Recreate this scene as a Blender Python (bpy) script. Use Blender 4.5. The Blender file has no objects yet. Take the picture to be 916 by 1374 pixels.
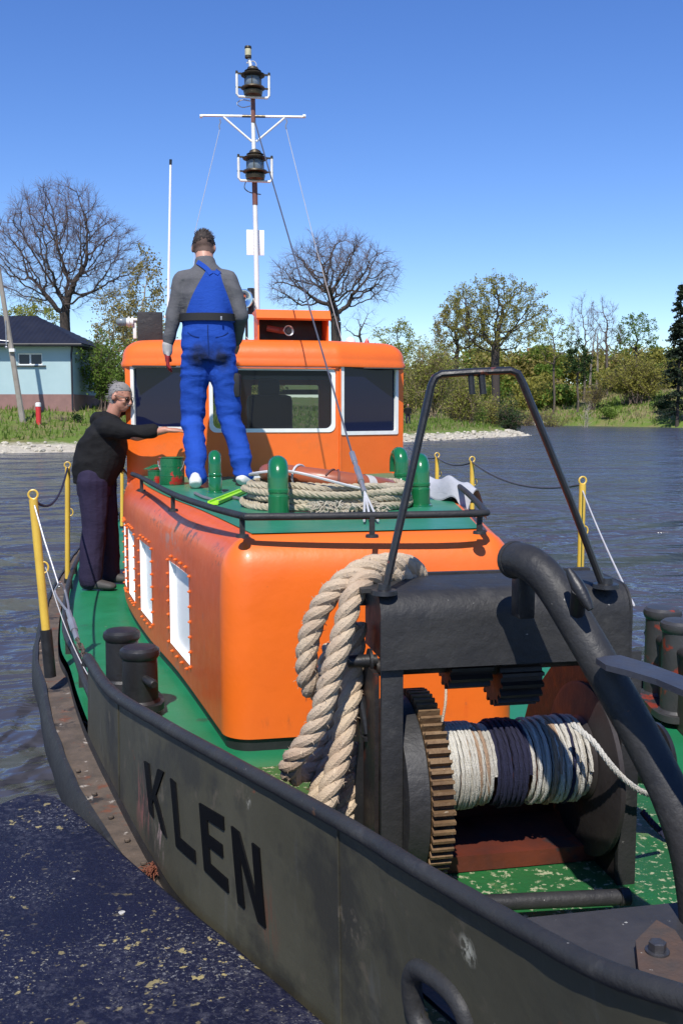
import bpy, bmesh, math, random
import numpy as np
from mathutils import Vector, Matrix, noise
from mathutils.bvhtree import BVHTree
R=math.radians
D=bpy.data
COL=bpy.context.scene.collection
# ------------------------------------------------------------------ camera geometry
FPX=1336.0; PITCH=math.atan((687-553)/FPX); EYE=2.3
cp,sp=math.cos(PITCH),math.sin(PITCH)
PSI=R(11); OX,OY=.45,2.9
def ray(x,y): return (x-458.0, FPX*cp+(687-y)*sp, -FPX*sp+(687-y)*cp)
def W(x,y,Y):
    r=ray(x,y); t=Y/r[1]; return Vector((r[0]*t,Y,EYE+r[2]*t))
def Wz(x,y,z):
    r=ray(x,y); t=(z-EYE)/r[2]; return Vector((r[0]*t,r[1]*t,z))
def L(p):
    dx,dy=p[0]-OX,p[1]-OY
    return Vector((dx*math.cos(PSI)+dy*math.sin(PSI),-dx*math.sin(PSI)+dy*math.cos(PSI),p[2]))
def unL(p):
    return Vector((OX+p[0]*math.cos(PSI)-p[1]*math.sin(PSI),OY+p[0]*math.sin(PSI)+p[1]*math.cos(PSI),p[2]))
def LW(x,y,Y): return L(W(x,y,Y))
def LZ(x,y,z): return L(Wz(x,y,z))
def proj(p):
    q=unL(p); Y=q.y; Z=q.z-EYE; d=Y*cp-Z*sp; return (458+FPX*q.x/d, 687-FPX*(Y*sp+Z*cp)/d)
# ------------------------------------------------------------------ materials
MATS={}
def nodes(name):
    m=D.materials.new(name); m.use_nodes=True; nt=m.node_tree
    return m,nt,nt.nodes['Principled BSDF']
def ramp(nt,fac,stops):
    r=nt.nodes.new('ShaderNodeValToRGB'); e=r.color_ramp.elements
    e[0].position=stops[0][0]; e[0].color=(*stops[0][1],1); e[1].position=stops[-1][0]; e[1].color=(*stops[-1][1],1)
    for p,c in stops[1:-1]:
        k=e.new(p); k.color=(*c,1)
    nt.links.new(fac,r.inputs[0]); return r.outputs[0]
def ntex(nt,co,scale,detail=4,rough=.55,dist=0):
    n=nt.nodes.new('ShaderNodeTexNoise'); n.inputs['Scale'].default_value=scale; n.inputs['Detail'].default_value=detail
    n.inputs['Roughness'].default_value=rough; n.inputs['Distortion'].default_value=dist
    nt.links.new(co,n.inputs['Vector']); return n.outputs['Fac']
def mix(nt,fac,a,b,bt='MIX'):
    m=nt.nodes.new('ShaderNodeMix'); m.data_type='RGBA'; m.blend_type=bt
    for v,i in ((fac,0),(a,6),(b,7)):
        if isinstance(v,(int,float)): m.inputs[i].default_value=v
        elif isinstance(v,tuple): m.inputs[i].default_value=(*v,1)
        else: nt.links.new(v,m.inputs[i])
    return m.outputs[2]
def coords(nt,stretch=None):
    tc=nt.nodes.new('ShaderNodeTexCoord'); o=tc.outputs['Object']
    if stretch:
        mp=nt.nodes.new('ShaderNodeMapping'); mp.inputs['Scale'].default_value=stretch; nt.links.new(o,mp.inputs[0]); o=mp.outputs[0]
    return o
def paint(name,col,col2=None,rough=.45,vs=3.0,spots=(),bump=(30,.15),metal=0,streak=None,spec=.5,rv=.15,coat=0):
    """painted / cast surface: two tones, wear spots [(colour, scale, threshold, width)], bump"""
    if name in MATS: return MATS[name]
    m,nt,b=nodes(name); co=coords(nt)
    c2=col2 or tuple(c*.75 for c in col)
    f=ntex(nt,co,vs,5,.6)
    c=ramp(nt,f,[(.35,col),(.7,c2)])
    if streak:
        so=coords(nt,(1,1,.12)); f2=ntex(nt,so,streak[1],4,.6)
        k=ramp(nt,f2,[(streak[2],(0,0,0)),(streak[2]+.12,(1,1,1))]); c=mix(nt,k,c,streak[0])
    for i,s in enumerate(spots):
        mp=nt.nodes.new('ShaderNodeMapping'); mp.inputs['Location'].default_value=(i*7.3,i*3.1,i*1.7); nt.links.new(co,mp.inputs[0])
        f3=ntex(nt,mp.outputs[0],s[1],6,.65); k=ramp(nt,f3,[(s[2],(0,0,0)),(s[2]+s[3],(1,1,1))]); c=mix(nt,k,c,s[0])
    nt.links.new(c,b.inputs['Base Color'])
    fr=ntex(nt,co,vs*4,4); mr=nt.nodes.new('ShaderNodeMapRange'); mr.inputs[3].default_value=max(.05,rough-rv); mr.inputs[4].default_value=min(1,rough+rv)
    nt.links.new(fr,mr.inputs[0]); nt.links.new(mr.outputs[0],b.inputs['Roughness'])
    b.inputs['Metallic'].default_value=metal; b.inputs['Specular IOR Level'].default_value=spec
    if coat: b.inputs['Coat Weight'].default_value=coat; b.inputs['Coat Roughness'].default_value=.12
    if bump:
        fb=ntex(nt,co,bump[0],5,.6); bp=nt.nodes.new('ShaderNodeBump'); bp.inputs['Strength'].default_value=bump[1]; bp.inputs['Distance'].default_value=.006
        nt.links.new(fb,bp.inputs['Height']); nt.links.new(bp.outputs[0],b.inputs['Normal'])
    MATS[name]=m; return m
ORANGE=paint('orange_paint',(.82,.150,.012),(.74,.125,.011),.42,1.2,spots=[((.66,.135,.022),3,.60,.12),((.56,.12,.03),9,.68,.06),((.30,.08,.035),24,.735,.02)],bump=(3.6,1.0),streak=((.70,.105,.012),10,.66),coat=.15,rv=.08)
ORANGE_WORN_SHADED=paint('orange_paint_worn_shaded',(.70,.112,.014),(.60,.092,.014),.42,3.0,spots=[((.50,.13,.07),7,.62,.10),((.12,.06,.05),10,.69,.05),((.35,.22,.16),30,.73,.02)],bump=(5,.9),streak=((.55,.075,.014),9,.62),coat=.1)  # scuffed left cabin side; base also darkened to paint in its shade
WHITE=paint('white_paint',(.80,.80,.76),(.70,.69,.65),.4,8,spots=[((.45,.36,.26),20,.72,.03)],bump=(30,.1))
WHITER=paint('white_panel',(.88,.88,.86),(.86,.86,.84),.45,3,bump=(30,.02))
GREEN=paint('green_deck_paint',(.010,.155,.060),(.014,.20,.088),.42,2.2,spots=[((.22,.26,.20),26,.68,.04),((.03,.10,.05),5,.62,.06)],bump=(40,.25))
GREEN_WORN=paint('green_deck_paint_scuffed',(.012,.12,.03),(.018,.09,.028),.5,3,spots=[((.36,.38,.24),46,.565,.05),((.10,.17,.06),8,.58,.08),((.03,.04,.02),13,.66,.06)],bump=(60,.7))
GREENP=paint('green_gloss_paint',(.006,.11,.035),(.008,.14,.045),.22,4,bump=(12,.05),coat=.4,rv=.06)
GREEN_ROOF=paint('green_roof_paint',(.018,.17,.088),(.03,.22,.12),.4,3,spots=[((.16,.16,.13),22,.70,.04)],bump=(25,.2))
BLACK=paint('black_paint',(.012,.012,.013),(.019,.019,.021),.45,5,spots=[((.16,.15,.13),40,.735,.02),((.07,.035,.02),12,.72,.03)],bump=(50,.35))
BLACKD=paint('black_dusty_paint',(.021,.021,.0225),(.034,.033,.032),.55,7,spots=[((.055,.053,.050),9,.60,.14),((.26,.25,.23),44,.70,.02),((.12,.06,.03),18,.69,.03)],bump=(38,.6),spec=.35)
DARKIN=paint('black_greasy_iron',(.010,.009,.010),(.02,.014,.012),.55,6,spots=[((.07,.018,.008),7,.62,.05)],bump=(40,.4))
HULL=paint('olive_grey_hull_paint',(.056,.052,.034),(.074,.069,.047),.48,2.6,spots=[((.038,.036,.028),3,.50,.12),((.10,.085,.06),7,.61,.08),((.24,.22,.18),22,.72,.02),((.15,.055,.03),8,.70,.03),((.20,.17,.12),60,.73,.02)],bump=(9,.4),streak=((.085,.082,.066),14,.60),rv=.1,spec=.35)
LETTER=paint('black_letter_paint',(.003,.003,.0035),None,.6,9,bump=(20,.1),spec=.12)
RUST=paint('rusty_steel_ledge',(.065,.05,.038),(.13,.095,.07),.85,9,spots=[((.14,.05,.025),8,.58,.08),((.02,.018,.018),4,.58,.06),((.35,.31,.27),14,.62,.06)],bump=(40,.8))
TEETH=paint('worn_gear_steel',(.20,.125,.06),(.12,.065,.03),.7,14,spots=[((.36,.30,.22),30,.66,.05)],bump=(60,.7),metal=.2)
REDP=paint('red_oxide_paint',(.12,.024,.009),(.035,.010,.007),.6,5,spots=[((.03,.02,.02),9,.60,.06)],bump=(30,.4))
YELLOW=paint('yellow_paint',(.72,.48,.07),(.62,.40,.06),.4,6,spots=[((.10,.05,.02),26,.70,.03)],bump=(30,.15))
GREYM=paint('galvanised_metal',(.38,.39,.41),(.28,.28,.30),.4,12,bump=(30,.2),metal=.6)
BRASS=paint('tarnished_brass',(.05,.042,.028),(.09,.07,.04),.4,12,bump=(30,.2),metal=.5)
PRIMER=paint('brown_primer',(.20,.075,.055),None,.6,9,bump=(30,.2))
CREAM=paint('cream_plastic',(.62,.58,.36),None,.4,9)
BUOY=paint('faded_orange_plastic',(.33,.085,.035),(.26,.075,.035),.38,5,spots=[((.5,.42,.34),20,.72,.03)],bump=(12,.15))
def addpatch(m,loc,rad,col,scale=20,thr=.5,wd=.1,st=(1,1,1)):
    nt=m.node_tree; b=nt.nodes['Principled BSDF']; src=b.inputs['Base Color'].links[0].from_socket; co=coords(nt)
    vm=nt.nodes.new('ShaderNodeVectorMath'); vm.operation='SUBTRACT'; nt.links.new(co,vm.inputs[0]); vm.inputs[1].default_value=loc
    v2=nt.nodes.new('ShaderNodeVectorMath'); v2.operation='DIVIDE'; nt.links.new(vm.outputs[0],v2.inputs[0]); v2.inputs[1].default_value=rad
    v3=nt.nodes.new('ShaderNodeVectorMath'); v3.operation='LENGTH'; nt.links.new(v2.outputs[0],v3.inputs[0])
    k=ramp(nt,v3.outputs['Value'],[(.25,(1,1,1)),(1.0,(0,0,0))]); n=ntex(nt,coords(nt,st),scale,6,.7)
    k2=ramp(nt,n,[(thr,(0,0,0)),(thr+wd,(1,1,1))]); kk=mix(nt,1.0,k,k2,'MULTIPLY'); nt.links.new(mix(nt,kk,src,col),b.inputs['Base Color'])
def ropemat(name,a,b,sc=26):
    return paint(name,a,b,.9,sc*.25,spots=[(tuple(min(1,x*1.25) for x in a),sc*3,.60,.08),(tuple(x*.5 for x in b),sc,.68,.05)],bump=(220,.9))
ROPE_PINK=ropemat('hemp_hawser_fibre',(.55,.44,.31),(.44,.315,.215))
ROPE_OLD=ropemat('weathered_rope_fibre',(.46,.40,.29),(.33,.28,.19))
ROPE_WH=ropemat('pale_winch_rope_fibre',(.56,.54,.48),(.42,.39,.33))
ROPE_RUST=ropemat('rust_stained_rope_fibre',(.36,.24,.15),(.30,.20,.13))
ROPE_NAVY=ropemat('navy_rope_fibre',(.012,.014,.045),(.01,.01,.03))
WIRE=paint('steel_wire',(.16,.16,.18),None,.45,9,bump=None,metal=.6)
WIREW=paint('pale_cord',(.55,.55,.55),None,.7,9,bump=None)
def simple(name,col,rough=.5,metal=0,spec=.5):
    if name in MATS: return MATS[name]
    m,nt,b=nodes(name); co=coords(nt)
    f=ntex(nt,co,14,3); nt.links.new(ramp(nt,f,[(.3,tuple(c*.85 for c in col)),(.7,tuple(min(1,c*1.12) for c in col))]),b.inputs['Base Color'])
    b.inputs['Roughness'].default_value=rough; b.inputs['Metallic'].default_value=metal; b.inputs['Specular IOR Level'].default_value=spec
    MATS[name]=m; return m
def cloth(name,col,col2,scale=6,patch=None):
    m,nt,b=nodes(name); co=coords(nt)
    c=ramp(nt,ntex(nt,co,scale,5,.65),[(.3,col),(.72,col2)])
    if patch:
        for (loc,rad,pc) in patch:
            vm=nt.nodes.new('ShaderNodeVectorMath'); vm.operation='DISTANCE'; nt.links.new(co,vm.inputs[0]); vm.inputs[1].default_value=loc
            n=ntex(nt,co,14,5,.7); ad=nt.nodes.new('ShaderNodeMath'); ad.operation='MULTIPLY_ADD'; nt.links.new(n,ad.inputs[0]); ad.inputs[1].default_value=rad*1.3; nt.links.new(vm.outputs['Value'],ad.inputs[2])
            k=ramp(nt,ad.outputs[0],[(rad*1.0,(1,1,1)),(min(.99,rad*1.9),(0,0,0))]); c=mix(nt,k,c,pc)
    nt.links.new(c,b.inputs['Base Color']); b.inputs['Roughness'].default_value=.85; b.inputs['Specular IOR Level'].default_value=.2
    b.inputs['Sheen Weight'].default_value=.0
    bp=nt.nodes.new('ShaderNodeBump'); bp.inputs['Strength'].default_value=.35; bp.inputs['Distance'].default_value=.012
    nt.links.new(ntex(nt,coords(nt,(1,1,2.2)),16,4,.6,1.2),bp.inputs['Height']); nt.links.new(bp.outputs[0],b.inputs['Normal'])
    return m
def glassmat(name,tint,transp=.5,rough=.02):
    m,nt,b=nodes(name); out=nt.nodes['Material Output']
    b.inputs['Base Color'].default_value=(*tint,1); b.inputs['Roughness'].default_value=rough; b.inputs['Specular IOR Level'].default_value=.28
    tr=nt.nodes.new('ShaderNodeBsdfTransparent'); tr.inputs[0].default_value=(.62,.70,.74,1)
    mx=nt.nodes.new('ShaderNodeMixShader'); mx.inputs[0].default_value=1-transp
    nt.links.new(tr.outputs[0],mx.inputs[1]); nt.links.new(b.outputs[0],mx.inputs[2]); nt.links.new(mx.outputs[0],out.inputs[0]); return m
GLASS=glassmat('dark_window_glass',(.006,.009,.034),.0)
GLASST=glassmat('tinted_window_glass',(.02,.026,.04),.55)
LENS=glassmat('lantern_glass',(.25,.3,.33),.35,.1)
# ------------------------------------------------------------------ mesh helpers
def meta(o,label=None,cat=None,group=None,kind=None):
    if label: o['label']=label
    if cat: o['category']=cat
    if group: o['group']=group
    if kind: o['kind']=kind
    return o
def thing(name,label,cat,loc=(0,0,0),rz=0,group=None):
    o=D.objects.new(name,None); o.empty_display_size=.1; COL.objects.link(o); o.location=loc; o.rotation_euler=(0,0,rz)
    return meta(o,label,cat,group)
class MB:
    def __init__(s): s.v=[]; s.f=[]; s.m=[]; s.mi=0
    def add(s,vs,fs):
        n=len(s.v); s.v.extend([tuple(p) for p in vs]); s.f.extend([tuple(i+n for i in f) for f in fs]); s.m.extend([s.mi]*len(fs)); return s
    def box(s,c,size,rot=None,bev=0):
        x,y,z=[a/2 for a in size]; M=rot or Matrix.Identity(3); c=Vector(c)
        if bev<=0:
            vs=[Vector((i*x,j*y,k*z)) for i in(-1,1) for j in(-1,1) for k in(-1,1)]
            fs=[(0,1,3,2),(4,6,7,5),(0,4,5,1),(2,3,7,6),(0,2,6,4),(1,5,7,3)]
        else:
            b=min(bev,x*.9,y*.9,z*.9); bm=bmesh.new(); bmesh.ops.create_cube(bm,size=1)
            for v in bm.verts: v.co=Vector((v.co.x*2*x,v.co.y*2*y,v.co.z*2*z))
            bmesh.ops.bevel(bm,geom=bm.edges[:],offset=b,segments=2,affect='EDGES',profile=.6)
            bm.verts.ensure_lookup_table(); vs=[v.co.copy() for v in bm.verts]; fs=[[v.index for v in f.verts] for f in bm.faces]; bm.free()
        return s.add([M@v+c for v in vs],fs)
    def bar(s,a,b,w,h,up=(0,0,1),bev=0):
        a,b=Vector(a),Vector(b); d=(b-a); l=d.length; d.normalize(); u=Vector(up); r=d.cross(u)
        if r.length<1e-4: r=d.cross(Vector((0,1,0)))
        r.normalize(); u=r.cross(d); M=Matrix((r,d,u)).transposed()
        return s.box((a+b)/2,(w,l,h),M,bev)
    def tube(s,pts,rad,n=10,closed=False,cap=True,ell=None):
        pts=[Vector(p) for p in pts]; k=len(pts)
        rr=rad if hasattr(rad,'__len__') else [rad]*k
        T=[]
        for i in range(k):
            a=pts[(i-1)%k] if (closed or i>0) else pts[i]; b=pts[(i+1)%k] if (closed or i<k-1) else pts[i]
            t=(b-a); t=t.normalized() if t.length>1e-9 else Vector((0,0,1)); T.append(t)
        ref=Vector((0,0,1)) if abs(T[0].z)<.9 else Vector((1,0,0))
        U=T[0].cross(ref).normalized(); vs=[]
        for i in range(k):
            if i: 
                U=(U-T[i]*U.dot(T[i]))
                U=U.normalized() if U.length>1e-6 else T[i].orthogonal().normalized()
            V=T[i].cross(U)
            ex,ey=(1,1) if ell is None else ell
            for j in range(n):
                a=2*math.pi*j/n; vs.append(pts[i]+U*(math.cos(a)*rr[i]*ex)+V*(math.sin(a)*rr[i]*ey))
        fs=[]; K=k if closed else k-1
        for i in range(K):
            i2=(i+1)%k
            for j in range(n): j2=(j+1)%n; fs.append((i*n+j,i2*n+j,i2*n+j2,i*n+j2))
        if cap and not closed: fs.append(tuple(range(n))); fs.append(tuple((k-1)*n+j for j in reversed(range(n))))
        return s.add(vs,fs)
    def lathe(s,base,axis,prof,n=24,capa=True):
        """prof: list of (dist along axis, radius)"""
        b=Vector(base); ax=Vector(axis).normalized(); U=ax.orthogonal().normalized(); V=ax.cross(U); vs=[];fs=[]
        for (t,r) in prof:
            for j in range(n):
                a=2*math.pi*j/n; vs.append(b+ax*t+(U*math.cos(a)+V*math.sin(a))*max(r,1e-4))
        for i in range(len(prof)-1):
            for j in range(n): j2=(j+1)%n; fs.append((i*n+j,i*n+j2,(i+1)*n+j2,(i+1)*n+j))
        if capa: fs.append(tuple(reversed(range(n)))); fs.append(tuple((len(prof)-1)*n+j for j in range(n)))
        return s.add(vs,fs)
    def sphere(s,c,r,n=12,sc=(1,1,1)):
        c=Vector(c); vs=[];fs=[]; m=n//2
        for i in range(1,m):
            th=math.pi*i/m
            for j in range(n): a=2*math.pi*j/n; vs.append(c+Vector((r*sc[0]*math.sin(th)*math.cos(a),r*sc[1]*math.sin(th)*math.sin(a),r*sc[2]*math.cos(th))))
        t=len(vs); vs.append(c+Vector((0,0,r*sc[2]))); vs.append(c-Vector((0,0,r*sc[2])))
        for i in range(m-2):
            for j in range(n): j2=(j+1)%n; fs.append((i*n+j,(i+1)*n+j,(i+1)*n+j2,i*n+j2))
        for j in range(n): j2=(j+1)%n; fs.append((t,j,j2)); fs.append((t+1,(m-2)*n+j2,(m-2)*n+j))
        return s.add(vs,fs)
    def prism(s,poly,d):
        """poly: list of 3D points in a plane, extruded by vector d"""
        P=[Vector(p) for p in poly]; n=len(P); d=Vector(d)
        return s.add(P+[p+d for p in P],[tuple(range(n))]+[tuple(n+i for i in reversed(range(n)))]+[(i,(i+1)%n,n+(i+1)%n,n+i) for i in range(n)])
    def grid(s,G,closed=False):
        n=len(G);m=len(G[0]); vs=[p for r in G for p in r]; fs=[]
        for i in range(n-1):
            for j in range(m-(0 if closed else 1)): j2=(j+1)%m; fs.append((i*m+j,i*m+j2,(i+1)*m+j2,(i+1)*m+j))
        return s.add(vs,fs)
    def build(s,name,mat,parent=None,smooth=True,ang=35,fix=True):
        me=D.meshes.new(name); me.from_pydata(s.v,[],s.f)
        for mm in (mat if isinstance(mat,(list,tuple)) else [mat]): me.materials.append(mm)
        if any(s.m): me.polygons.foreach_set('material_index',s.m)
        bm=bmesh.new(); bm.from_mesh(me)
        if fix: bmesh.ops.recalc_face_normals(bm,faces=bm.faces)
        for f in bm.faces: f.smooth=smooth
        if smooth:
            ca=R(ang)
            for e in bm.edges:
                if len(e.link_faces)==2 and e.calc_face_angle(0)>ca: e.smooth=False
        bm.to_mesh(me); bm.free(); me.update()
        o=D.objects.new(name,me); COL.objects.link(o)
        if parent: o.parent=parent
        return o
def catmull(P,n):
    P=[Vector(p) for p in P]; out=[]
    for i in range(len(P)-1):
        a=P[i-1] if i else P[0]*2-P[1]; b=P[i]; c=P[i+1]; d=P[i+2] if i+2<len(P) else P[-1]*2-P[-2]
        for k in range(n):
            t=k/n; out.append(.5*((2*b)+(c-a)*t+(2*a-5*b+4*c-d)*t*t+(3*b-a-3*c+d)*t**3))
    out.append(P[-1].copy()); return out
def resample(P,step):
    L_=[0]
    for a,b in zip(P,P[1:]): L_.append(L_[-1]+(b-a).length)
    n=max(2,int(L_[-1]/step)+1); out=[]; j=0
    for i in range(n):
        s_=L_[-1]*i/(n-1)
        while j<len(L_)-2 and L_[j+1]<s_: j+=1
        t=(s_-L_[j])/max(1e-9,L_[j+1]-L_[j]); out.append(P[j].lerp(P[j+1],t))
    return out
def rope(mb,pts,rad,pitch,strands=3,step=None,n=7,sm=6,jit=0,seed=0):
    P=resample(catmull(pts,sm),step or pitch/8); k=len(P); rnd=random.Random(seed)
    T=[(P[min(i+1,k-1)]-P[max(i-1,0)]).normalized() for i in range(k)]
    ref=Vector((0,0,1)) if abs(T[0].z)<.9 else Vector((1,0,0)); U=T[0].cross(ref).normalized(); fr=[]
    for i in range(k):
        U=(U-T[i]*U.dot(T[i])).normalized(); fr.append((U.copy(),T[i].cross(U)))
    l=0; ls=[0]
    for i in range(1,k): l+=(P[i]-P[i-1]).length; ls.append(l)
    for s_ in range(strands):
        path=[]
        for i in range(k):
            a=2*math.pi*(s_/strands+ls[i]/pitch); u,v=fr[i]
            path.append(P[i]+(u*math.cos(a)+v*math.sin(a))*rad*.48+Vector((rnd.uniform(-jit,jit),rnd.uniform(-jit,jit),rnd.uniform(-jit,jit))))
        mb.tube(path,rad*.60,n)
    return mb
def interp(tab,x):
    xs=[a[0] for a in tab]; return float(np.interp(x,xs,[a[1] for a in tab]))
def smoothtab(tab,n=8):
    P=catmull([(a,b,0) for a,b in tab],n); return [(p.x,p.y) for p in P]
def plate_holes(outer,holes,thick,origin,ax,ay,mb=None):
    """flat plate in the plane (ax, ay) from origin with holes cut through; thickness along -normal"""
    bm=bmesh.new(); ed=[]
    for loop in [outer]+holes:
        vs=[bm.verts.new((p[0],p[1],0)) for p in loop]
        for i in range(len(vs)): ed.append(bm.edges.new((vs[i],vs[(i+1)%len(vs)])))
    bmesh.ops.triangle_fill(bm,use_beauty=True,edges=ed)
    g=bmesh.ops.extrude_face_region(bm,geom=bm.faces[:])
    for v in [x for x in g['geom'] if isinstance(x,bmesh.types.BMVert)]: v.co.z-=thick
    ax=Vector(ax);ay=Vector(ay);az=ax.cross(ay); o=Vector(origin)
    bm.verts.ensure_lookup_table(); vs=[o+ax*v.co.x+ay*v.co.y+az*v.co.z for v in bm.verts]; fs=[[v.index for v in f.verts] for f in bm.faces]; bm.free()
    mb=mb or MB(); return mb.add(vs,fs)
def rrect(x0,y0,x1,y1,r,n=5):
    out=[]
    for cx,cy,a0 in ((x1-r,y0+r,-90),(x1-r,y1-r,0),(x0+r,y1-r,90),(x0+r,y0+r,180)):
        if r<=0: out.append((cx,cy)); continue
        for i in range(n+1): a=R(a0+90*i/n); out.append((cx+r*math.cos(a),cy+r*math.sin(a)))
    return out
#MARK1
# ------------------------------------------------------------------ world, sun, camera
scn=bpy.context.scene
w=D.worlds.new('World'); scn.world=w; w.use_nodes=True; wn=w.node_tree
SUN_EL=R(52); SUN_AZ=R(180+9)   # compass style: +Y = 0, clockwise; sun stands behind the camera, a little to the left
sky=wn.nodes.new('ShaderNodeTexSky'); sky.sky_type='NISHITA'; sky.sun_disc=False; sky.sun_elevation=SUN_EL; sky.sun_rotation=SUN_AZ
sky.altitude=120; sky.air_density=1.0; sky.dust_density=0.0; sky.ozone_density=5.0
bg=wn.nodes['Background']; bg.inputs[1].default_value=.135
hs_=wn.nodes.new('ShaderNodeHueSaturation'); hs_.inputs['Saturation'].default_value=1.2; hs_.inputs['Hue'].default_value=.515; wn.links.new(sky.outputs[0],hs_.inputs['Color']); wn.links.new(hs_.outputs[0],bg.inputs[0])
sd=D.lights.new('sun','SUN'); sd.energy=4.7; sd.angle=R(.53); sd.color=(1,.955,.88)
so=D.objects.new('sun',sd); COL.objects.link(so)
sdir=Vector((math.sin(SUN_AZ)*math.cos(SUN_EL),math.cos(SUN_AZ)*math.cos(SUN_EL),math.sin(SUN_EL)))
so.rotation_euler=sdir.to_track_quat('Z','Y').to_euler(); so.location=(0,-5,30)
cd=D.cameras.new('camera'); cam=D.objects.new('camera',cd); COL.objects.link(cam); cam.location=(0,0,EYE); cam.rotation_euler=(R(90)-PITCH,0,0)
cd.sensor_fit='VERTICAL'; cd.sensor_height=24; cd.sensor_width=24; cd.lens=24*FPX/1374; cd.clip_end=5000; cd.clip_start=.05
scn.camera=cam
scn.view_settings.view_transform='Standard'; scn.view_settings.look='None'; scn.view_settings.gamma=1; scn.view_settings.exposure=.27; scn.view_settings.use_curve_mapping=False
# ================================================================== THE TUGBOAT
tug=thing('tugboat','orange river tug with green decks and dark hull moored alongside the blue pontoon','tugboat',(OX,OY,0),PSI)
ZD=.88; ZR=1.785
hb=smoothtab([(-1.92,0),(-1.84,.09),(-1.5,.255),(-1.1,.405),(-.558,.612),(.037,.889),(.432,1.004),(1.1,1.15),(1.761,1.284),(2.3,1.375),(2.86,1.455),(3.5,1.56),(5,1.655),(6.6,1.68),(9,1.62),(11,1.35),(12,.9),(12.4,0)],8)
RS=1.13
def HB(v): return interp(hb,v)
# top edge of the bow bulwark
tp=[(x,y,z) for x,y,z in [(118,885,1.20),(150,930,1.23),(220,975,1.31),(300,1020,1.35),(400,1075,1.385),(480,1120,1.415),(560,1170,1.44),(700,1250,1.48),(800,1305,1.515),(916,1345,1.555)]]
top3=[LZ(x,y,z) for x,y,z in tp]; top3.append(Vector((-.24,-1.86,1.60))); top3.append(Vector((0,-2.0,1.62)))
NB=70
topc=resample(catmull(top3,8),.02); v0,v1=top3[0].y,-2.0
def TOPP(s):
    v=v0+(v1-v0)*s; vs=[p.y for p in topc][::-1]
    return Vector((float(np.interp(v,vs,[p.x for p in topc][::-1])),v,float(np.interp(v,vs,[p.z for p in topc][::-1]))))
def BOTP(s):
    v=1.76+(-1.915-1.76)*s; return Vector((-HB(v),v,.85))
def BS(s,t): 
    return BOTP(s).lerp(TOPP(s),t)
def solve_bs(x,y):
    best=None; s0,t0,ds,dt=.5,.5,.5,.5
    for it in range(12):
        bb=None
        for i in range(-6,7):
            for j in range(-6,7):
                s=s0+ds*i/6; t=t0+dt*j/6; q=proj(BS(s,t)); e=(q[0]-x)**2+(q[1]-y)**2
                if bb is None or e<bb[0]: bb=(e,s,t)
        s0,t0=bb[1],bb[2]; ds*=.5; dt*=.5
    return s0,t0
# fairlead opening centre
fs,ft=solve_bs(590,1362)
def bulwark(side,name='bulwark'):
    mb=MB(); NS,NT=220,26; k=1 if side<0 else -RS
    def P(s,t,o): 
        p=BS(s,t); p=Vector((p.x*k,p.y,p.z))
        sg=-1 if side<0 else 1; return Vector((p.x-sg*o,p.y+o*.3,p.z))
    skip=set()
    if side<0:
        c=BS(fs,ft)
        for i in range(NS):
            for j in range(NT):
                p=BS((i+.5)/NS,(j+.5)/NT)
                if math.hypot(p.y-c.y,(p.x-c.x))/.085>0 and ((math.hypot(p.y-c.y,p.x-c.x)/.092)**2+((p.z-c.z)/.072)**2)<1: skip.add((i,j))
    for o in (0,.012):
        vs=[P(i/NS,j/NT,o) for i in range(NS+1) for j in range(NT+1)]
        mb.add(vs,[(i*(NT+1)+j,(i+1)*(NT+1)+j,(i+1)*(NT+1)+j+1,i*(NT+1)+j+1) for i in range(NS) for j in range(NT) if (i,j) not in skip])
    mb.add([P(0,0,0),P(0,1,0),P(0,1,.012),P(0,0,.012)],[(0,1,2,3)])
    return mb.build(name,HULL,hull,fix=False)
# hull below the deck
mb=MB(); rows=[]
vl=[a for a,b in hb]
prof=[(.849,0),(.80,0),(.45,-.02),(0,-.10),(-.5,-.3)]
for sgn,sc in ((-1,1),(1,RS)):
    G=[[Vector((sgn*max(0,HB(v)*sc+o*min(1,HB(v)*3)),v,z)) for v in vl] for z,o in prof]; mb.grid(G)
hull=mb.build('hull',BLACKD,tug)
bl=bulwark(-1); br=bulwark(1)
# rubbing strake with a rusty upper ledge, the dented black fender outside
def strw(v): return float(np.interp(v,[-1.6,-.6,0,.5,1.2,2,6,9],[.03,.04,.05,.07,.115,.125,.12,.10]))
for sgn,sc in ((-1,1),(1,RS)):
    mb=MB(); G=[];G2=[];rnd=random.Random(5)
    vv=[-1.9+.06*i for i in range(int(12.7/.06))]
    for v in vv:
        h=HB(v)*sc; ww=strw(v); j=.006*noise.noise(Vector((v*3,1,sgn))); 
        G.append([Vector((sgn*(h+a),v,z)) for a,z in ((-.01,.803+j),(ww*.5,.80-j),(ww,.798+j))])
        G2.append([Vector((sgn*(h+a+j*1.5),v,z)) for a,z in ((ww-.004,.812),(ww+.014,.81),(ww+.034,.77),(ww+.036,.66),(ww+.015,.60),(0,.56))])
    mb.grid(G); mb.build('rubbing_strake',RUST,hull); MB().grid(G2).build('fender_strip',BLACKD,hull)
# deck
mb=MB(); G=[]
for i in range(int((12.3+1.9)/.1)+1):
    v=-1.9+.1*i; a=max(0,HB(v)-.014); G.append([Vector((a*q*(1 if q<0 else RS),v,ZD)) for q in (-1,-.6,-.2,.2,.6,1)])
deck=mb.grid(G).build('deck',GREEN,tug)
mb=MB(); G=[]
for i in range(24):
    v=-1.2+.1*i; a=min(HB(v)-.08,.95); G.append([Vector((a*q,v,ZD+.004)) for q in (-1,-.6,-.2,.2,.6,1)])
mb.grid(G).build('scuffed_foredeck_plating',GREEN_WORN,deck)
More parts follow.
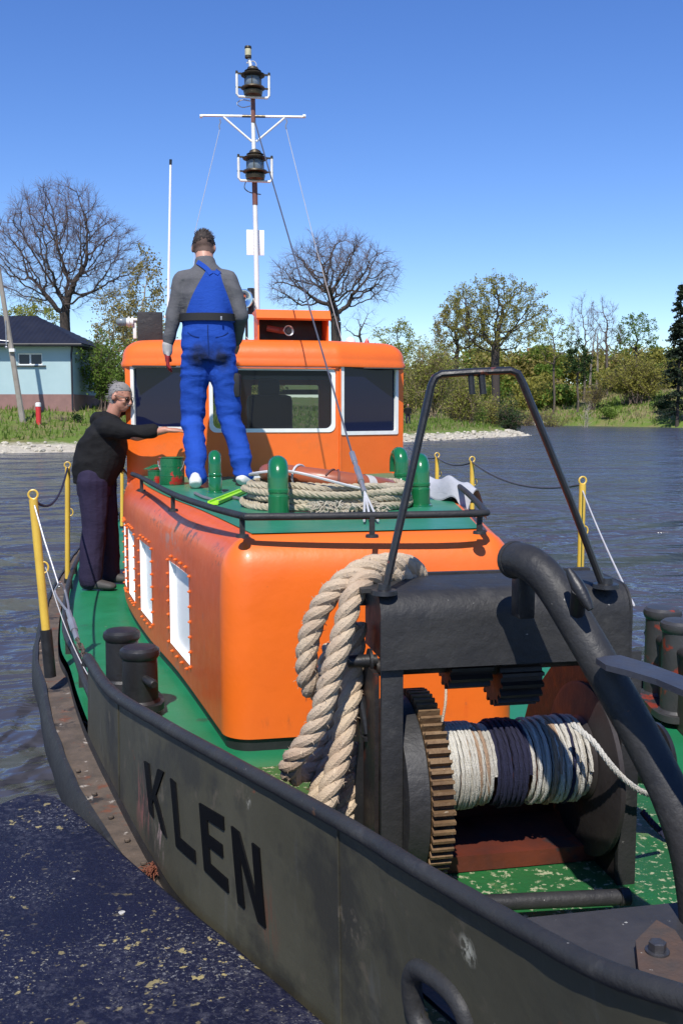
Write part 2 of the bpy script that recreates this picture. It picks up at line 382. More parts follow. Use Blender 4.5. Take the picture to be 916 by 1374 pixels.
# capping rail on the bulwark
path=[TOPP(i/60)+Vector((0,0,.006)) for i in range(61)]
e0=path[0]; pre=[e0+Vector((-.004,.012,-.035)),e0+Vector((-.002,.010,-.012))]
bm_=MB(); rn=[float(np.interp(i,[0,20,40,60],[.0245,.0215,.0185,.0165]))+.0012*noise.noise(Vector((i*.7,0,0))) for i in range(len(path)+2)]; bm_.tube(pre+path,rn,14)
bm_.build('capping_rail',BLACKD,bl)
MB().tube([Vector((-p.x*RS,p.y,p.z)) for p in path],.027,12).build('capping_rail',BLACKD,br)
for x_,y_ in ((160,1000),(455,1200)):
    s_,_t=solve_bs(x_,y_); MB().tube([BS(s_,i/12)+Vector((-.001,-.001,0)) for i in range(13)],.0035,6).build('plate_seam',HULL,bl)
# end bracket of the bulwark (stepped knee)
s=MB(); e=BS(0,1); b0=BS(0,0)
s.prism([e+Vector((0,.0,-.02)),e+Vector((0,.03,-.03)),e+Vector((0,.035,-.16)),e+Vector((-.004,.075,-.20)),b0+Vector((0,.08,.05)),b0+Vector((0,.1,.0)),b0],(.014,0,0)); s.build('knee_plate',HULL,bl,smooth=False)
# ring round the fairlead
c=BS(fs,ft); tn=(BS(fs+.01,ft)-BS(fs-.01,ft)).normalized(); up=(BS(fs,ft+.1)-BS(fs,ft-.1)).normalized()
nrm=tn.cross(up).normalized()
ringp=[]
for i in range(40):
    a=2*math.pi*i/40; ex,ey=.098,.080
    ca,sa=math.cos(a),math.sin(a); ca=math.copysign(abs(ca)**.75,ca); sa=math.copysign(abs(sa)**.75,sa); ringp.append(c+tn*ex*ca+up*ey*sa)
MB().tube(ringp,.021,12,closed=True).build('fairlead_ring',BLACKD,bl)
# the boat name K L E N, raised plates on the bulwark
def letter(polys,corners,name):
    st=[solve_bs(*c) for c in corners] # TL TR BL BR
    mb=MB()
    for poly in polys:
        P=[];
        # subdivide edges so that the plate follows the curved shell
        for i in range(len(poly)):
            a=poly[i]; b=poly[(i+1)%len(poly)]
            for k in range(3): P.append((a[0]+(b[0]-a[0])*k/3,a[1]+(b[1]-a[1])*k/3))
        def m(x,y,o):
            s=(st[0][0]*(1-x)+st[1][0]*x)*(1-y)+(st[2][0]*(1-x)+st[3][0]*x)*y
            t=(st[0][1]*(1-x)+st[1][1]*x)*(1-y)+(st[2][1]*(1-x)+st[3][1]*x)*y
            p=BS(s,t); return p+Vector((-o,-o*.35,0))
        n=len(P); front=[m(x,y,.005) for x,y in P]; back=[m(x,y,-.002) for x,y in P]
        mb.add(front+back,[tuple(range(n))]+[(i,(i+1)%n,n+(i+1)%n,n+i) for i in range(n)])
    mb.build(name,LETTER,bl,smooth=False)
w_=.26
letter([[(0,0),(w_,0),(w_,1),(0,1)],[(w_,.58),(.72,0),(1,0),(.52,.50),(1,1),(.72,1),(.36,.62),(w_,.74)]],[(195,1021),(221,1036),(202,1089),(225,1124)],'letter_k')
letter([[(0,0),(.27,0),(.27,.82),(1,.82),(1,1),(0,1)]],[(230,1044),(258,1068),(238,1135),(264,1158)],'letter_l')
letter([[(0,0),(1,0),(1,.18),(.3,.18),(.3,.40),(.88,.40),(.88,.57),(.3,.57),(.3,.82),(1,.82),(1,1),(0,1)]],[(269,1077),(301,1096),(276,1167),(308,1198)],'letter_e')
letter([[(0,0),(.30,0),(.76,.68),(.76,0),(1,0),(1,1),(.74,1),(.24,.30),(.24,1),(0,1)]],[(312,1108),(349,1138),(321,1211),(357.6,1245)],'letter_n')
# ---- toe rail along the side deck
def toepath(sgn,sc):
    P=[]
    for i in range(0,40):
        v=1.70+i*.25; h=HB(v)*sc-.045; P.append(Vector((sgn*h,v,ZD+.09)))
    return P
for sgn,sc in ((-1,1),(1,RS)):
    P=toepath(sgn,sc); mb=MB(); mb.tube([P[0]+Vector((0,0,-.07))]+P,.020,10)
    for i in range(3,40,3): mb.bar(P[i]+Vector((0,0,-.1)),P[i],.03,.012,up=(0,1,0))
    mb.build('toe_rail',BLACKD,tug)
# ---- stanchions (yellow, black sockets), rings
def stanchion(base,top,r=.021,sock=.30,parent=None):
    base,top=Vector(base),Vector(top); d=(top-base)
    mb=MB(); a=base+d*sock; mb.tube([a,top],r,12)
    o=mb.build('stanchion',YELLOW,parent or tug)
    MB().tube([base,a],r*1.35,12).build('socket',BLACK,o)
    m2=MB(); c=top+Vector((0,0,.025)); m2.tube([c+Vector((.024*math.cos(t),0,.024*math.sin(t))) for t in [2*math.pi*i/16 for i in range(16)]],.006,6,closed=True)
    m2.build('ring',YELLOW,o); m2=MB(); hk=base+d*(.62); m2.tube([hk+Vector((.02+.024*math.cos(t),0,.03*math.sin(t))) for t in [2*math.pi*i/14 for i in range(14)]],.005,6,closed=True); m2.build('rope_eye',YELLOW,o)
    return o
S1b,S1t=LZ(68,908,ZD),LW(45,670,5.25); stanchion(S1b,S1t,.023,.27)
S2b,S2t=LZ(91,782,ZD),LW(91,628,8.15); stanchion(S2b,S2t,.021,.04)
S3b,S3t=LZ(150,712,ZD),LW(150,647,11.8); stanchion(S3b,S3t,.021,.03)
S4b,S4t=LW(164,708,11.5),LW(164,632,11.5); stanchion(S4b,S4t,.021,.03)
S5b,S5t=LW(777,812,6.35),LW(781,650,6.35); stanchion(S5b,S5t,.022,.18)
S6b,S6t=LW(633,690,9.0),LW(633,620,9.0); stanchion(S6b,S6t,.021,.1)
S7b,S7t=LW(586,670,10.2),LW(586,614,10.2); stanchion(S7b,S7t,.021,.1)
def sag(a,b,s,n=14): return [Vector(a).lerp(Vector(b),i/n)+Vector((0,0,-s*4*(i/n)*(1-i/n))) for i in range(n+1)]
MB().tube(sag(S1t,S2t,.14),.008,6).build('guard_rope',ROPE_NAVY,tug)
MB().tube(sag(S5t,S6t,.10),.009,6).build('guard_rope',WIRE,tug)
MB().tube(sag(S6t,S7t,.05),.009,6).build('guard_rope',WIRE,tug)
MB().tube(sag(S7t,LW(548,600,11.5),.05),.009,6).build('guard_rope',WIRE,tug)
MB().tube(sag(LW(781,658,6.35),LW(850,812,3.9),.02),.0045,6).build('guard_rope',WIREW,tug)
MB().tube(sag(LW(740,778,5.2),S5b+Vector((0,0,.12)),.01),.005,6).build('guard_rope',WIRE,tug)
# wire, shackle, turnbuckle and chain from the first stanchion to the bulwark
g=MB(); A=S1t+Vector((.0,0,-.01)); E_=TOPP(0)+Vector((0,.02,-.02)); M1=LW(80,788,4.95); M2=LW(92,820,4.8); M3=LW(104,858,4.6)
g.tube([A,LW(60,725,5.12),M1],.0055,8); o=g.build('guard_wire',GREYM,tug)
g=MB(); g.tube(catmull([M1+Vector((0,0,.02)),M1+Vector((-.02,0,-.03)),M2,M1+Vector((.03,0,-.03)),M1+Vector((.01,0,.02))],5),.006,6); g.tube([M2,M3],.013,8); g.tube([M2.lerp(M3,.3),M2.lerp(M3,.7)],.018,8); g.build('turnbuckle',GREYM,o)
g=MB(); 
for i in range(5):
    a=M3.lerp(E_,i/5); b=M3.lerp(E_,(i+1.25)/5); d=(b-a); sd_=d.cross(Vector((0,0,1) if i%2 else (1,0,0))).normalized()*.011
    g.tube([a+sd_,b+sd_,b-sd_,a-sd_],.0045,6,closed=True)
g.build('chain',RUST,o)
MB().tube(sag(S1b.lerp(S1t,.62)+Vector((.03,0,0)),LW(118,905,4.5),.05),.0022,5).build('guard_rope',WIREW,tug)
# ---- bollards
def bollard_pair(c1,c2,ztop,r,mat,pinsign=1):
    b=MB(); a=Vector(c1);d=Vector(c2); mid=(a+d)/2; di=(d-a).normalized(); pe=Vector((-di.y,di.x,0)); hl=(d-a).length/2+r*1.5; hw=r*1.45
    zb=ZD+.03; b.prism([mid+di*(hl*math.copysign(abs(math.cos(t))**.6,math.cos(t)))+pe*(hw*math.copysign(abs(math.sin(t))**.6,math.sin(t)))+Vector((0,0,zb-mid.z)) for t in [2*math.pi*i/28 for i in range(28)]],(0,0,.03))
    base=b.build('bollard_pair',mat,tug)
    for q in (a,d):
        m=MB(); z0=zb+.03; h=ztop-z0
        m.lathe((q.x,q.y,z0),(0,0,1),[(0,r*1.15),(.012,r*1.02),(h-.055,r),(h-.045,r*1.10),(h-.03,r*1.16),(h-.012,r*1.12),(h,r*.95),(h+.004,0.001)],28)
        po=m.build('post',mat,base)
        px=q+Vector((pinsign*r*.3,-r*.9,0)); px.z=z0+h*.47
        MB().lathe(px,(pinsign*.45,-.85,-.1),[(0,.02),(.075,.022),(.085,.016)],14).build('pin',mat,po)
    return base
bollard_pair(LZ(189,940,ZD+.06),LZ(165,912,ZD+.06),1.20,.082,BLACK)
BR_=paint('worn_black_over_red_paint',(.03,.03,.032),(.045,.045,.046),.5,5,spots=[((.20,.03,.015),7,.56,.05),((.3,.28,.25),24,.72,.03)],bump=(40,.4))
rb1=LW(912,845,4.45); rb2=LW(888,828,4.75); rb1.z=rb2.z=0; bollard_pair(rb1,rb2,1.36,.078,BR_)
# ---- cabin trunk
cl=smoothtab([(1.0,.64),(1.30,.69),(2.46,.857),(3.46,1.033),(4.67,1.175),(6,1.19),(8,1.19)],6)
cr=smoothtab([(1.0,.50),(1.30,.56),(2.4,.80),(3.4,1.0),(4.6,1.14),(6,1.17),(8,1.17)],6)
def CL(v): return interp(cl,v)
def CR(v): return interp(cr,v)
VF=1.29; RC=.13
def bis(f,a,b,target,n=40):
    fa=f(a)-target
    for _ in range(n):
        m=(a+b)/2; fm=f(m)-target
        if (fm>0)==(fa>0): a,fa=m,fm
        else: b=m
    return (a+b)/2
def v_at_px(x,z=1.3): return bis(lambda v: proj((-CL(v),v,z))[0],1.45,4.65,x)
wins=[]
for xa,xb in ((254,228),(203.5,188.5),(180.5,173),(169.5,167.2)):
    wins.append((v_at_px(xa),v_at_px(xb)))
z_w0=bis(lambda z: proj((-CL(wins[0][0]),wins[0][0],z))[1],.9,1.7,893); z_w1=bis(lambda z: proj((-CL(wins[0][0]),wins[0][0],z))[1],.9,1.7,772)
print('cabin windows',wins,z_w0,z_w1)
vcols=set([VF+RC,7.9]); 
for a,b in wins: vcols|={a,b,a+.02,b-.02}
v=VF+RC
while v<7.9: vcols.add(v); v+=.15
vcols=sorted(vcols); vcols=[a for i,a in enumerate(vcols) if i==0 or a-vcols[i-1]>.004 or any(abs(a-q)<1e-6 for w2 in wins for q in w2)]
out=[]
for v in reversed(vcols): out.append((-CL(v),v,'L'))
xl=-CL(VF+RC); 
for i in range(1,9): a=R(180+90*i/9); out.append((xl+RC+RC*math.cos(a)-.0,VF+RC+RC*math.sin(a),'C'))
xr=CR(VF+RC)
for i in range(0,13): t=i/12; out.append((xl+RC+(xr-xl-2*RC)*t,VF,'F'))
for i in range(1,9): a=R(270+90*i/9); out.append((xr-RC+RC*math.cos(a),VF+RC+RC*math.sin(a),'C'))
for v in vcols: out.append((CR(v),v,'R'))
def inset(o):
    n=len(out); P=[Vector((a[0],a[1],0)) for a in out]; res=[]
    for i in range(n):
        t=(P[min(i+1,n-1)]-P[max(i-1,0)]).normalized(); nr=Vector((-t.y,t.x,0)); q=P[i]+nr*o; res.append(q)
    return res
RT=.15
zrows=[(.935,0),(z_w0,0),(z_w0+.02,0),(z_w1-.02,0),(z_w1,0),(1.60,0.004)]
for i in range(1,8): a=R(90*i/7); zrows.append((1.615+(ZR-1.615)*math.sin(a),RT*(1-math.cos(a))+.004))
mb=MB(); n=len(out); loops=[[Vector((q.x,q.y,z)) for q in inset(o)] for z,o in zrows]
for lp in loops:
    for p in lp: mb.v.append(tuple(p))
for i in range(len(loops)-1):
    for j in range(n-1):
        hole=False
        if out[j][2]=='L' and out[j+1][2]=='L' and zrows[i][0]>=z_w0-1e-6 and zrows[i+1][0]<=z_w1+1e-6:
            vm=(out[j][1]+out[j+1][1])/2
            hole=any(a<vm<b for a,b in wins)
        if not hole:
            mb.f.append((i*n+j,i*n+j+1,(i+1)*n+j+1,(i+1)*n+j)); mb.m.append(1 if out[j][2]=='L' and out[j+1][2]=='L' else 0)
cabin=mb.build('cabin_trunk',[ORANGE,ORANGE_WORN_SHADED],tug,ang=50)
mb=MB(); kin=inset(.015); mb.grid([[Vector((q.x,q.y,z)) for q in kin] for z in (ZD-.01,.945)]); mb.build('kick_strip',BLACK,cabin)
c_=Vector((-CL(1.47)-.002,1.47,0)); pass
# green roof
lp=inset(RT-.01); m2=[]; k=len(lp)
mb=MB(); mid=k//2
for i in range(k//2):
    j=k-1-i
    mb.add([Vector((lp[i].x,lp[i].y,ZR+.003)),Vector((lp[i+1].x,lp[i+1].y,ZR+.003)),Vector((lp[j-1].x,lp[j-1].y,ZR+.003)),Vector((lp[j].x,lp[j].y,ZR+.003))],[(0,1,2,3)] if i+1<j-1 else [(0,1,3)])
mb.build('cabin_roof',GREEN_ROOF,cabin,smooth=False)
# cabin windows: white pane set back in the wall, studs round the opening
for a,b in wins:
    fr=MB(); A=Vector((-CL(a),a,0)); B=Vector((-CL(b),b,0)); t=(B-A).normalized(); nr=Vector((t.y,-t.x,0))*1.0
    nr=Vector((-abs(nr.x),-abs(nr.y),0)); dep=.035
    Ai,Bi=A-nr*dep,B-nr*dep
    for p,q in (((A,z_w0),(A,z_w1)),((A,z_w1),(B,z_w1)),((B,z_w1),(B,z_w0)),((B,z_w0),(A,z_w0))):
        P0=p[0]+Vector((0,0,p[1]));P1=q[0]+Vector((0,0,q[1])); fr.add([P0,P1,P1-nr*(dep+.004),P0-nr*(dep+.004)],[(0,1,2,3)])
    wo=fr.build('window',WHITER,cabin,smooth=False)
    MB().add([Ai+Vector((0,0,z_w0-.01)),Bi+Vector((0,0,z_w0-.01)),Bi+Vector((0,0,z_w1+.01)),Ai+Vector((0,0,z_w1+.01))],[(0,1,2,3)]).build('pane',WHITER,wo,smooth=False)
    st=MB(); ln=(B-A).length; off=.032
    def stud(p): st=MB(); st.sphere(p+nr*.003,.0088,8); st.lathe(p-nr*.002,nr,[(0,.005),(.016,.0042)],6); st.build('stud',ORANGE,wo)
    nz=7
    for i in range(nz):
        z=z_w0+(z_w1-z_w0)*i/(nz-1)
        stud(A-t*off+Vector((0,0,z))); stud(B+t*off+Vector((0,0,z)))
    nh=4
    for i in range(nh):
        p=A.lerp(B,(i+.5)/nh); stud(p+Vector((0,0,z_w1+off))); stud(p+Vector((0,0,z_w0-off)))
# roof hand rail
zr=1.875
rp=[LZ(178,636,zr),LZ(190,641,zr),LZ(232,663,zr),LZ(280,680,zr),LZ(320,691,zr),LZ(330,693,zr),LZ(345,693.5,zr),LZ(480,692,zr),LZ(638,689,zr),LZ(647,686,zr),LZ(646,681,zr),LZ(625,660,zr),LZ(606,645,zr)]
rc=catmull(rp,5); o=MB().tube(rc,.0155,12).build('hand_rail',BLACKD,cabin)
for x,y in ((190,641),(232,663),(325,692),(499,692),(643,688),(612,650)):
    p=LZ(x,y,zr); m=MB(); m.bar(p+Vector((0,0,-.003)),Vector((p.x,p.y,ZR)),.022,.012,up=(0,1,0)); m.lathe((p.x,p.y,ZR),(0,0,1),[(0,.028),(.012,.026)],12); m.build('rail_post',BLACKD,o)
# gooseneck vents
def vent(base,h,r,bd,name='vent_pipe',drop=.06,br=None):
    b=Vector(base); bd=Vector(bd).normalized(); br=br or r*1.25
    P=[b,b+Vector((0,0,h-br))]
    c=b+Vector((0,0,h-br))+bd*br
    for i in range(1,10): a=math.pi*i/9; P.append(c-bd*br*math.cos(a)+Vector((0,0,br*math.sin(a))))
    P.append(P[-1]+Vector((0,0,-drop)))
    m=MB(); m.tube(P,r,20); m.lathe(b,(0,0,1),[(0,r*1.35),(.012,r*1.3),(.016,r*1.05),(.1,r*1.06),(.104,r)],22); m.lathe(b+Vector((0,0,h*.46)),(0,0,1),[(0,r),(.004,r*1.07),(.018,r*1.07),(.022,r)],22)
    return m.build(name,GREENP,cabin)
vent(LZ(374,692,ZR),.25,.050,(.08,1,0)); vent(LZ(289,662,ZR),.235,.040,(.05,1,0)); vent(LZ(564,680,ZR),.245,.048,(.1,1,0)); vent(LZ(538,664,ZR),.255,.044,(-.05,1,0))
# ---- wheelhouse
wh=MB(); ZT=2.70
WL=[Vector((-1.16,8.3,0)),Vector((-1.16,5.48,0)),Vector((-.59,5.2,0)),Vector((.53,5.2,0)),Vector((1.14,5.48,0)),Vector((1.14,8.3,0))]
zb=ZR-.02
def panel(a,b,z0,z1,holes,mb,thick=.04):
    t=(b-a).normalized(); ln=(b-a).length
    return plate_holes([(0,z0),(ln,z0),(ln,z1),(0,z1)],holes,thick,a,t,(0,0,1),mb)
cw=rrect(.105,2.165,1.065,2.635,.05,5)
ll=(WL[2]-WL[1]).length; rl=(WL[4]-WL[3]).length
lw=rrect(.075,2.18,ll-.06,2.655,.012,2); rw=rrect(.045,2.14,rl-.085,2.685,.012,2)
for a,b,hs in ((1,2,[lw]),(2,3,[cw]),(3,4,[rw])):
    panel(WL[a],WL[b],zb,ZT,hs,wh)
panel(WL[0],WL[1],ZD,ZT,[rrect(.5,2.15,1.2,2.6,.02,2),rrect(1.5,2.15,2.3,2.6,.02,2)],wh); panel(WL[4],WL[5],ZD,ZT,[rrect(.5,2.15,1.2,2.6,.02,2),rrect(1.5,2.15,2.3,2.6,.02,2)],wh)
panel(WL[5],WL[0],ZD,ZT,[rrect(.25,2.0,1.0,2.6,.02,2),rrect(1.3,2.0,2.05,2.6,.02,2)],wh)
house=wh.build('wheelhouse',ORANGE,tug,ang=30)
# lower part that drops to the side deck at the corners
# roof shell with rounded edge and brow
def whloop(o,z):
    P=[]; n=len(WL); pts=[]
    cc=Vector((0,6.75,0))
    for i,p in enumerate(WL):
        a=WL[i-1];b=WL[(i+1)%n]; t1=(p-a).normalized();t2=(b-p).normalized(); n1=Vector((t1.y,-t1.x,0));n2=Vector((t2.y,-t2.x,0)); bis_=(n1+n2).normalized(); k=o/max(.3,bis_.dot(n1))
        pts.append(p+bis_*k+Vector((0,0,z)))
    # round corners by sampling
    res=[]
    for i,p in enumerate(pts):
        a=pts[i-1];b=pts[(i+1)%n]; d1=(a-p).normalized();d2=(b-p).normalized(); r=.10 if i in(1,4) else .035
        q0=p+d1*r;q1=p+d2*r
        for k in range(7): t=k/6; res.append((q0*(1-t)**2+p*2*t*(1-t)+q1*t*t))
    return res
rowsR=[whloop(-.01,2.665),whloop(.028,2.665),whloop(.032,2.69),whloop(.02,2.715),whloop(.018,2.735)]
for i in range(1,8):
    a=R(90*i/7); rowsR.append(whloop(.018-.16*(1-math.cos(a)),2.735+.145*math.sin(a)))
for o,dz in ((-.3,.012),(-.6,.022),(-.9,.028)): rowsR.append(whloop(o,2.88+dz))
mb=MB(); mb.grid(rowsR,closed=True); mb.f.append(tuple((len(rowsR)-1)*len(rowsR[0])+j for j in range(len(rowsR[0])))); mb.m.append(0)
mb.build('wheelhouse_roof',ORANGE,house,ang=40)
def window(a,b,hole,glass,wd,name='window',off=.008):
    t=(b-a).normalized(); nr=Vector((t.y,-t.x,0)); cx=sum(p[0] for p in hole)/len(hole); cz=sum(p[1] for p in hole)/len(hole)
    x0,x1=min(p[0] for p in hole),max(p[0] for p in hole); z0,z1=min(p[1] for p in hole),max(p[1] for p in hole)
    def sc(o): return [(cx+(p[0]-cx)*(1+2*o/(x1-x0)),cz+(p[1]-cz)*(1+2*o/(z1-z0))) for p in hole]
    f=plate_holes(sc(wd),[sc(-.004)],.022,a+nr*off,t,(0,0,1)).build(name,WHITE,house,ang=30)
    P=[a-nr*.014+t*p[0]+Vector((0,0,p[1])) for p in sc(.006)]
    MB().add(P,[tuple(range(len(P)))]).build('pane',glass,f,smooth=False); return f
window(WL[1],WL[2],lw,GLASS,.026); cwin=window(WL[2],WL[3],cw,GLASST,.026); window(WL[3],WL[4],rw,GLASS,.026)
# small joint and grommet details: weld seam, builder's plate, drip lip, wiper
MB().bar(WL[3]+Vector((.012,-.004,zb)),WL[3]+Vector((.012,-.004,2.66)),.012,.01,up=(0,1,0)).build('weld_seam',ORANGE,house)
MB().box(LW(367,589,8.02)+Vector((0,-.004,0)),(.085,.006,.05),bev=.002).build('builder_plate',GREYM,house)
MB().bar(WL[2]+Vector((.03,-.012,2.648)),WL[3]+Vector((-.03,-.012,2.648)),.03,.008).build('drip_lip',ORANGE,house)
# inside: dark floor, ceiling lining, console, helm chair
m=MB(); m.box((0,6.75,1.7),(2.2,2.9,.02)); m.box((0,6.75,2.66),(2.2,2.95,.01)); m.box((0,5.55,1.9),(1.6,.45,.45),bev=.03); lin=m.build('wheelhouse_lining',simple('dark_lining',(.05,.045,.04),.7),house)
m=MB(); m.box((.12,6.45,2.22),(.42,.14,.48),bev=.06); m.box((.12,6.5,2.52),(.2,.12,.18),bev=.05); m.tube([(.12,6.4,1.7),(.12,6.4,2.0)],.05); m.box((.12,6.3,2.0),(.4,.4,.1),bev=.03); m.build('helm_chair',simple('black_vinyl',(.012,.012,.014),.5),house)
for x_ in (.92,-.72): MB().box((x_,5.62,2.3),(.05,.05,.62)).build('inner_window_post',simple('grey_lining',(.25,.27,.22),.6),house)
# black loud hailer at the left wheelhouse corner, black door edge at the right
MB().lathe(LW(171,548,8.75),(-.9,-.3,-.1),[(0,.05),(.05,.06),(.12,.10),(.13,.095)],16).build('loudhailer',BLACK,house)
MB().box((1.17,6.2,2.2),(.03,.9,1.1),bev=.008).build('side_door_edge',BLACK,house)
# roof furniture ---------------------------------------------------
zt=2.885
# search-light/horn housing
hx=L(W(396,447,8.55)); hx.z=zt+.0
U0,U1=LW(345,447,8.3).x,LW(443,447,8.3).x; V0=LW(395,440,8.3).y
m=MB(); zz=zt; HH=.24
m.box(((U0+U1)/2,V0+.30,zz+HH/2),(U1-U0,.01,HH))      # back
m.box((U0+.006,V0+.16,zz+HH/2-.01),(.012,.3,HH-.02)); m.box((U1-.006,V0+.16,zz+HH/2-.01),(.012,.3,HH-.02))
m.prism([(U0-.012,V0-.02,zz+HH-.075),(U0-.012,V0+.31,zz+HH-.005),(U0-.012,V0+.31,zz+HH+.01),(U0-.012,V0+.03,zz+HH+.012),(U0-.012,V0-.03,zz+HH-.06)],(U1-U0+.024,0,0))
box=m.build('horn_housing',ORANGE,house,smooth=False)
MB().box(((U0+U1)/2,V0+.28,zz+HH/2-.01),(U1-U0-.03,.02,HH-.04)).build('housing_lining',DARKIN,box,smooth=False)
m=MB(); hc=Vector((LW(387,444,8.3).x,V0-.02,LW(387,444,8.3).z)); m.lathe(hc,(-.25,1,0),[(0,.042),(.004,.044),(.012,.034),(.03,.022),(.03,.0)],20,capa=False)
ho=m.build('horn_mouth',GREYM,box)
m=MB(); m.tube([hc+Vector((0,.02,0)),hc+Vector((-.05,.13,.01)),hc+Vector((-.16,.16,.03))],.026,12); m.build('horn_tube',PRIMER,ho)
m=MB(); m.lathe((hc.x,hc.y+.01,hc.z-.001),(-.2,1,0),[(0,.024),(.02,.02)],14); m.build('horn_throat',DARKIN,ho)
# black locker box and white camera on the left of the roof
p0=LW(185,458,8.6);p1=LW(218,420,8.6); c=(p0+p1)/2
MB().box((c.x,c.y,(zt-.05+p1.z)/2),(p1.x-p0.x,.22,p1.z-zt+.05),bev=.008).build('roof_locker',BLACKD,house)
m=MB(); q=LW(176,432,8.6); m.lathe(q+Vector((.02,0,0)),(-1,0,0),[(0,.03),(.0,.045),(.015,.045),(.016,.03),(.03,.03),(.031,.045),(.045,.045),(.046,.03),(.06,.03)],18); m.box(q+Vector((.03,0,-.06)),(.03,.03,.16),bev=.005); m.box(q+Vector((.03,0,.02)),(.05,.06,.02),bev=.004); cam_=m.build('signal_lamp',WHITE,house)
MB().lathe(q+Vector((-.04,0,0)),(-1,0,0),[(0,.036),(.04,.036),(.07,.03),(.085,.012)],18).build('lamp_glass',LENS,cam_)
# white fittings between the locker and the man, right side small fittings
m=MB(); m.box(LW(224,450,8.6),(.03,.03,.2),bev=.004); m.box(LW(224,425,8.6),(.05,.03,.02),bev=.004); m.build('antenna_bracket',WHITE,house)
MB().tube([M_(336,88),M_(334,79)],.012,8).build('masthead_stub',WHITE,house) if False else None
o=MB().tube([LW(225,456,8.7),LW(229,221,8.7)],[.012,.009],10).build('whip_antenna',WHITER,house)
MB().tube([LW(229,221,8.7),LW(229.2,214,8.7)],.0115,8).build('antenna_tip',BLACK,o)
m=MB(); q=LW(470,456,8.6); m.lathe((q.x,q.y,zt-.01),(0,0,1),[(0,.045),(.02,.045),(.05,.035),(.065,.01)],16); m.build('roof_fitting',WHITE,house)
m=MB(); q=LW(492,459,8.6); m.lathe((q.x,q.y,zt-.03),(0,0,1),[(0,.03),(.04,.02),(.07,.006)],10); m.build('roof_fitting',simple('red_lens',(.5,.03,.02),.3),house)
# mast -------------------------------------------------------------
YM=8.75
def M(x,y,dy=0): return LW(x,y,YM+dy)
mast=MB().tube([M(346,470),M(343.5,330),M(342,262)],[.024,.021,.020],14).build('mast',WHITE,tug)
m=MB(); m.tube([M(342.4,275),M(341.6,243)],.023,14); m.build('primed_mast_section',PRIMER,mast); m=MB(); m.tube([M(340,165),M(339.2,128)],.020,14); m.build('primed_mast_section',PRIMER,mast)
MB().tube([M(341.8,245),M(338.5,128),M(336,86),M(333.5,77)],[.018,.017,.014,.011],12).build('upper_mast',WHITE,mast)
m=MB(); m.tube([M(270,155),M(408,157)],.010,10); 
for x in (270,408): m.lathe(M(x,156),(1,0,0),[(-.012,.015),(.012,.015)],10)
m.tube([M(300,157),M(338,190)],.009,8); m.tube([M(382,158),M(344,190)],.009,8); ya=m.build('yardarm',WHITE,mast)
MB().tube([M(325,155.8),M(356,156.3)],.0112,10).build('clamp',BRASS,ya)
for x,a in ((295,166),(384,166)):
    m=MB(); m.tube([M(x-.0,160),M(x+1,164),M(x-1,169),M(x,173)],.006,6); m.build('halyard_block',GREYM,ya)
def lantern(cx,ytop,ybot):
    s=(ybot-ytop); c=M(cx,ybot); H=(M(cx,ytop).z-c.z); ax=(0,0,1); r=H*.42
    c=c+Vector((0,-.035,0))
    m=MB(); m.lathe(c,ax,[(0,r*.45),(H*.03,r*.72),(H*.16,r*.78),(H*.2,r*.62),(H*.25,r*.98),(H*.30,r*.92),(H*.32,r*.5)],20)
    m.lathe(c,ax,[(H*.62,r*.55),(H*.66,r*.95),(H*.70,r*1.0),(H*.74,r*.8),(H*.80,r*.55),(H*.82,r*.68),(H*.86,r*.5),(H*.93,r*.42),(H*.98,r*.2),(H,r*.05)],20)
    for i in range(6):
        a=i*math.pi/3+.3; m.tube([c+Vector((r*.72*math.cos(a),r*.72*math.sin(a),H*.28)),c+Vector((r*.72*math.cos(a),r*.72*math.sin(a),H*.68))],.0035,5)
    lo=m.build('mast_lantern',BRASS,mast)
    MB().lathe(c,ax,[(H*.31,r*.55),(H*.40,r*.62),(H*.5,r*.66),(H*.6,r*.62),(H*.64,r*.55)],20).build('lens',LENS,lo)
    b=MB(); 
    for sg in (-1,1):
        b.tube([c+Vector((0,0,-H*.03)),c+Vector((sg*r*1.15,0,-H*.03)),c+Vector((sg*r*1.3,0,H*.05)),c+Vector((sg*r*1.3,0,H*.70))],.011,8)
    b.build('bracket',WHITE,lo)
    b=MB()
    for sg in (-1,1):
        for hz in (.27,.72): b.box(c+Vector((sg*r*1.15,0,H*hz)),(r*.5,.014,.012)); 
        b.tube([c+Vector((sg*r*1.3,0,H*.7)),c+Vector((sg*r*1.3,0,H*.8))],.010,8)
    b.build('clamp',BRASS,lo)
lantern(339,90,131); lantern(342,201,243)
m=MB(); q=M(333,78); m.lathe(q,(0,0,1),[(-.005,.018),(.0,.028),(.018,.028),(.02,.026),(.075,.026),(.08,.03),(.095,.028),(.1,.014)],16); tl=m.build('masthead_light',BRASS,mast); MB().lathe(q,(0,0,1),[(.02,.0275),(.072,.0275)],16).build('lens',CREAM,tl)
MB().tube(catmull([M(335,80),M(331,85),M(340,82),M(344,88),M(338,95)],4),.004,6).build('cable',WIREW,mast)
MB().tube(catmull([M(337,136),M(325,134),M(318,139),M(325,144),M(337,142)],4),.004,6).build('cable',WIREW,mast)
MB().tube(catmull([M(330,243),M(328,252),M(335,258),M(350,261)],4),.0045,6).build('cable',WIRE,mast)
a,b=M(331,342,.03),M(355,308,.03); MB().box((a+b)/2+Vector((0,.02,0)),(b.x-a.x,.006,b.z-a.z),bev=.002).build('sign_board',WHITER,mast)
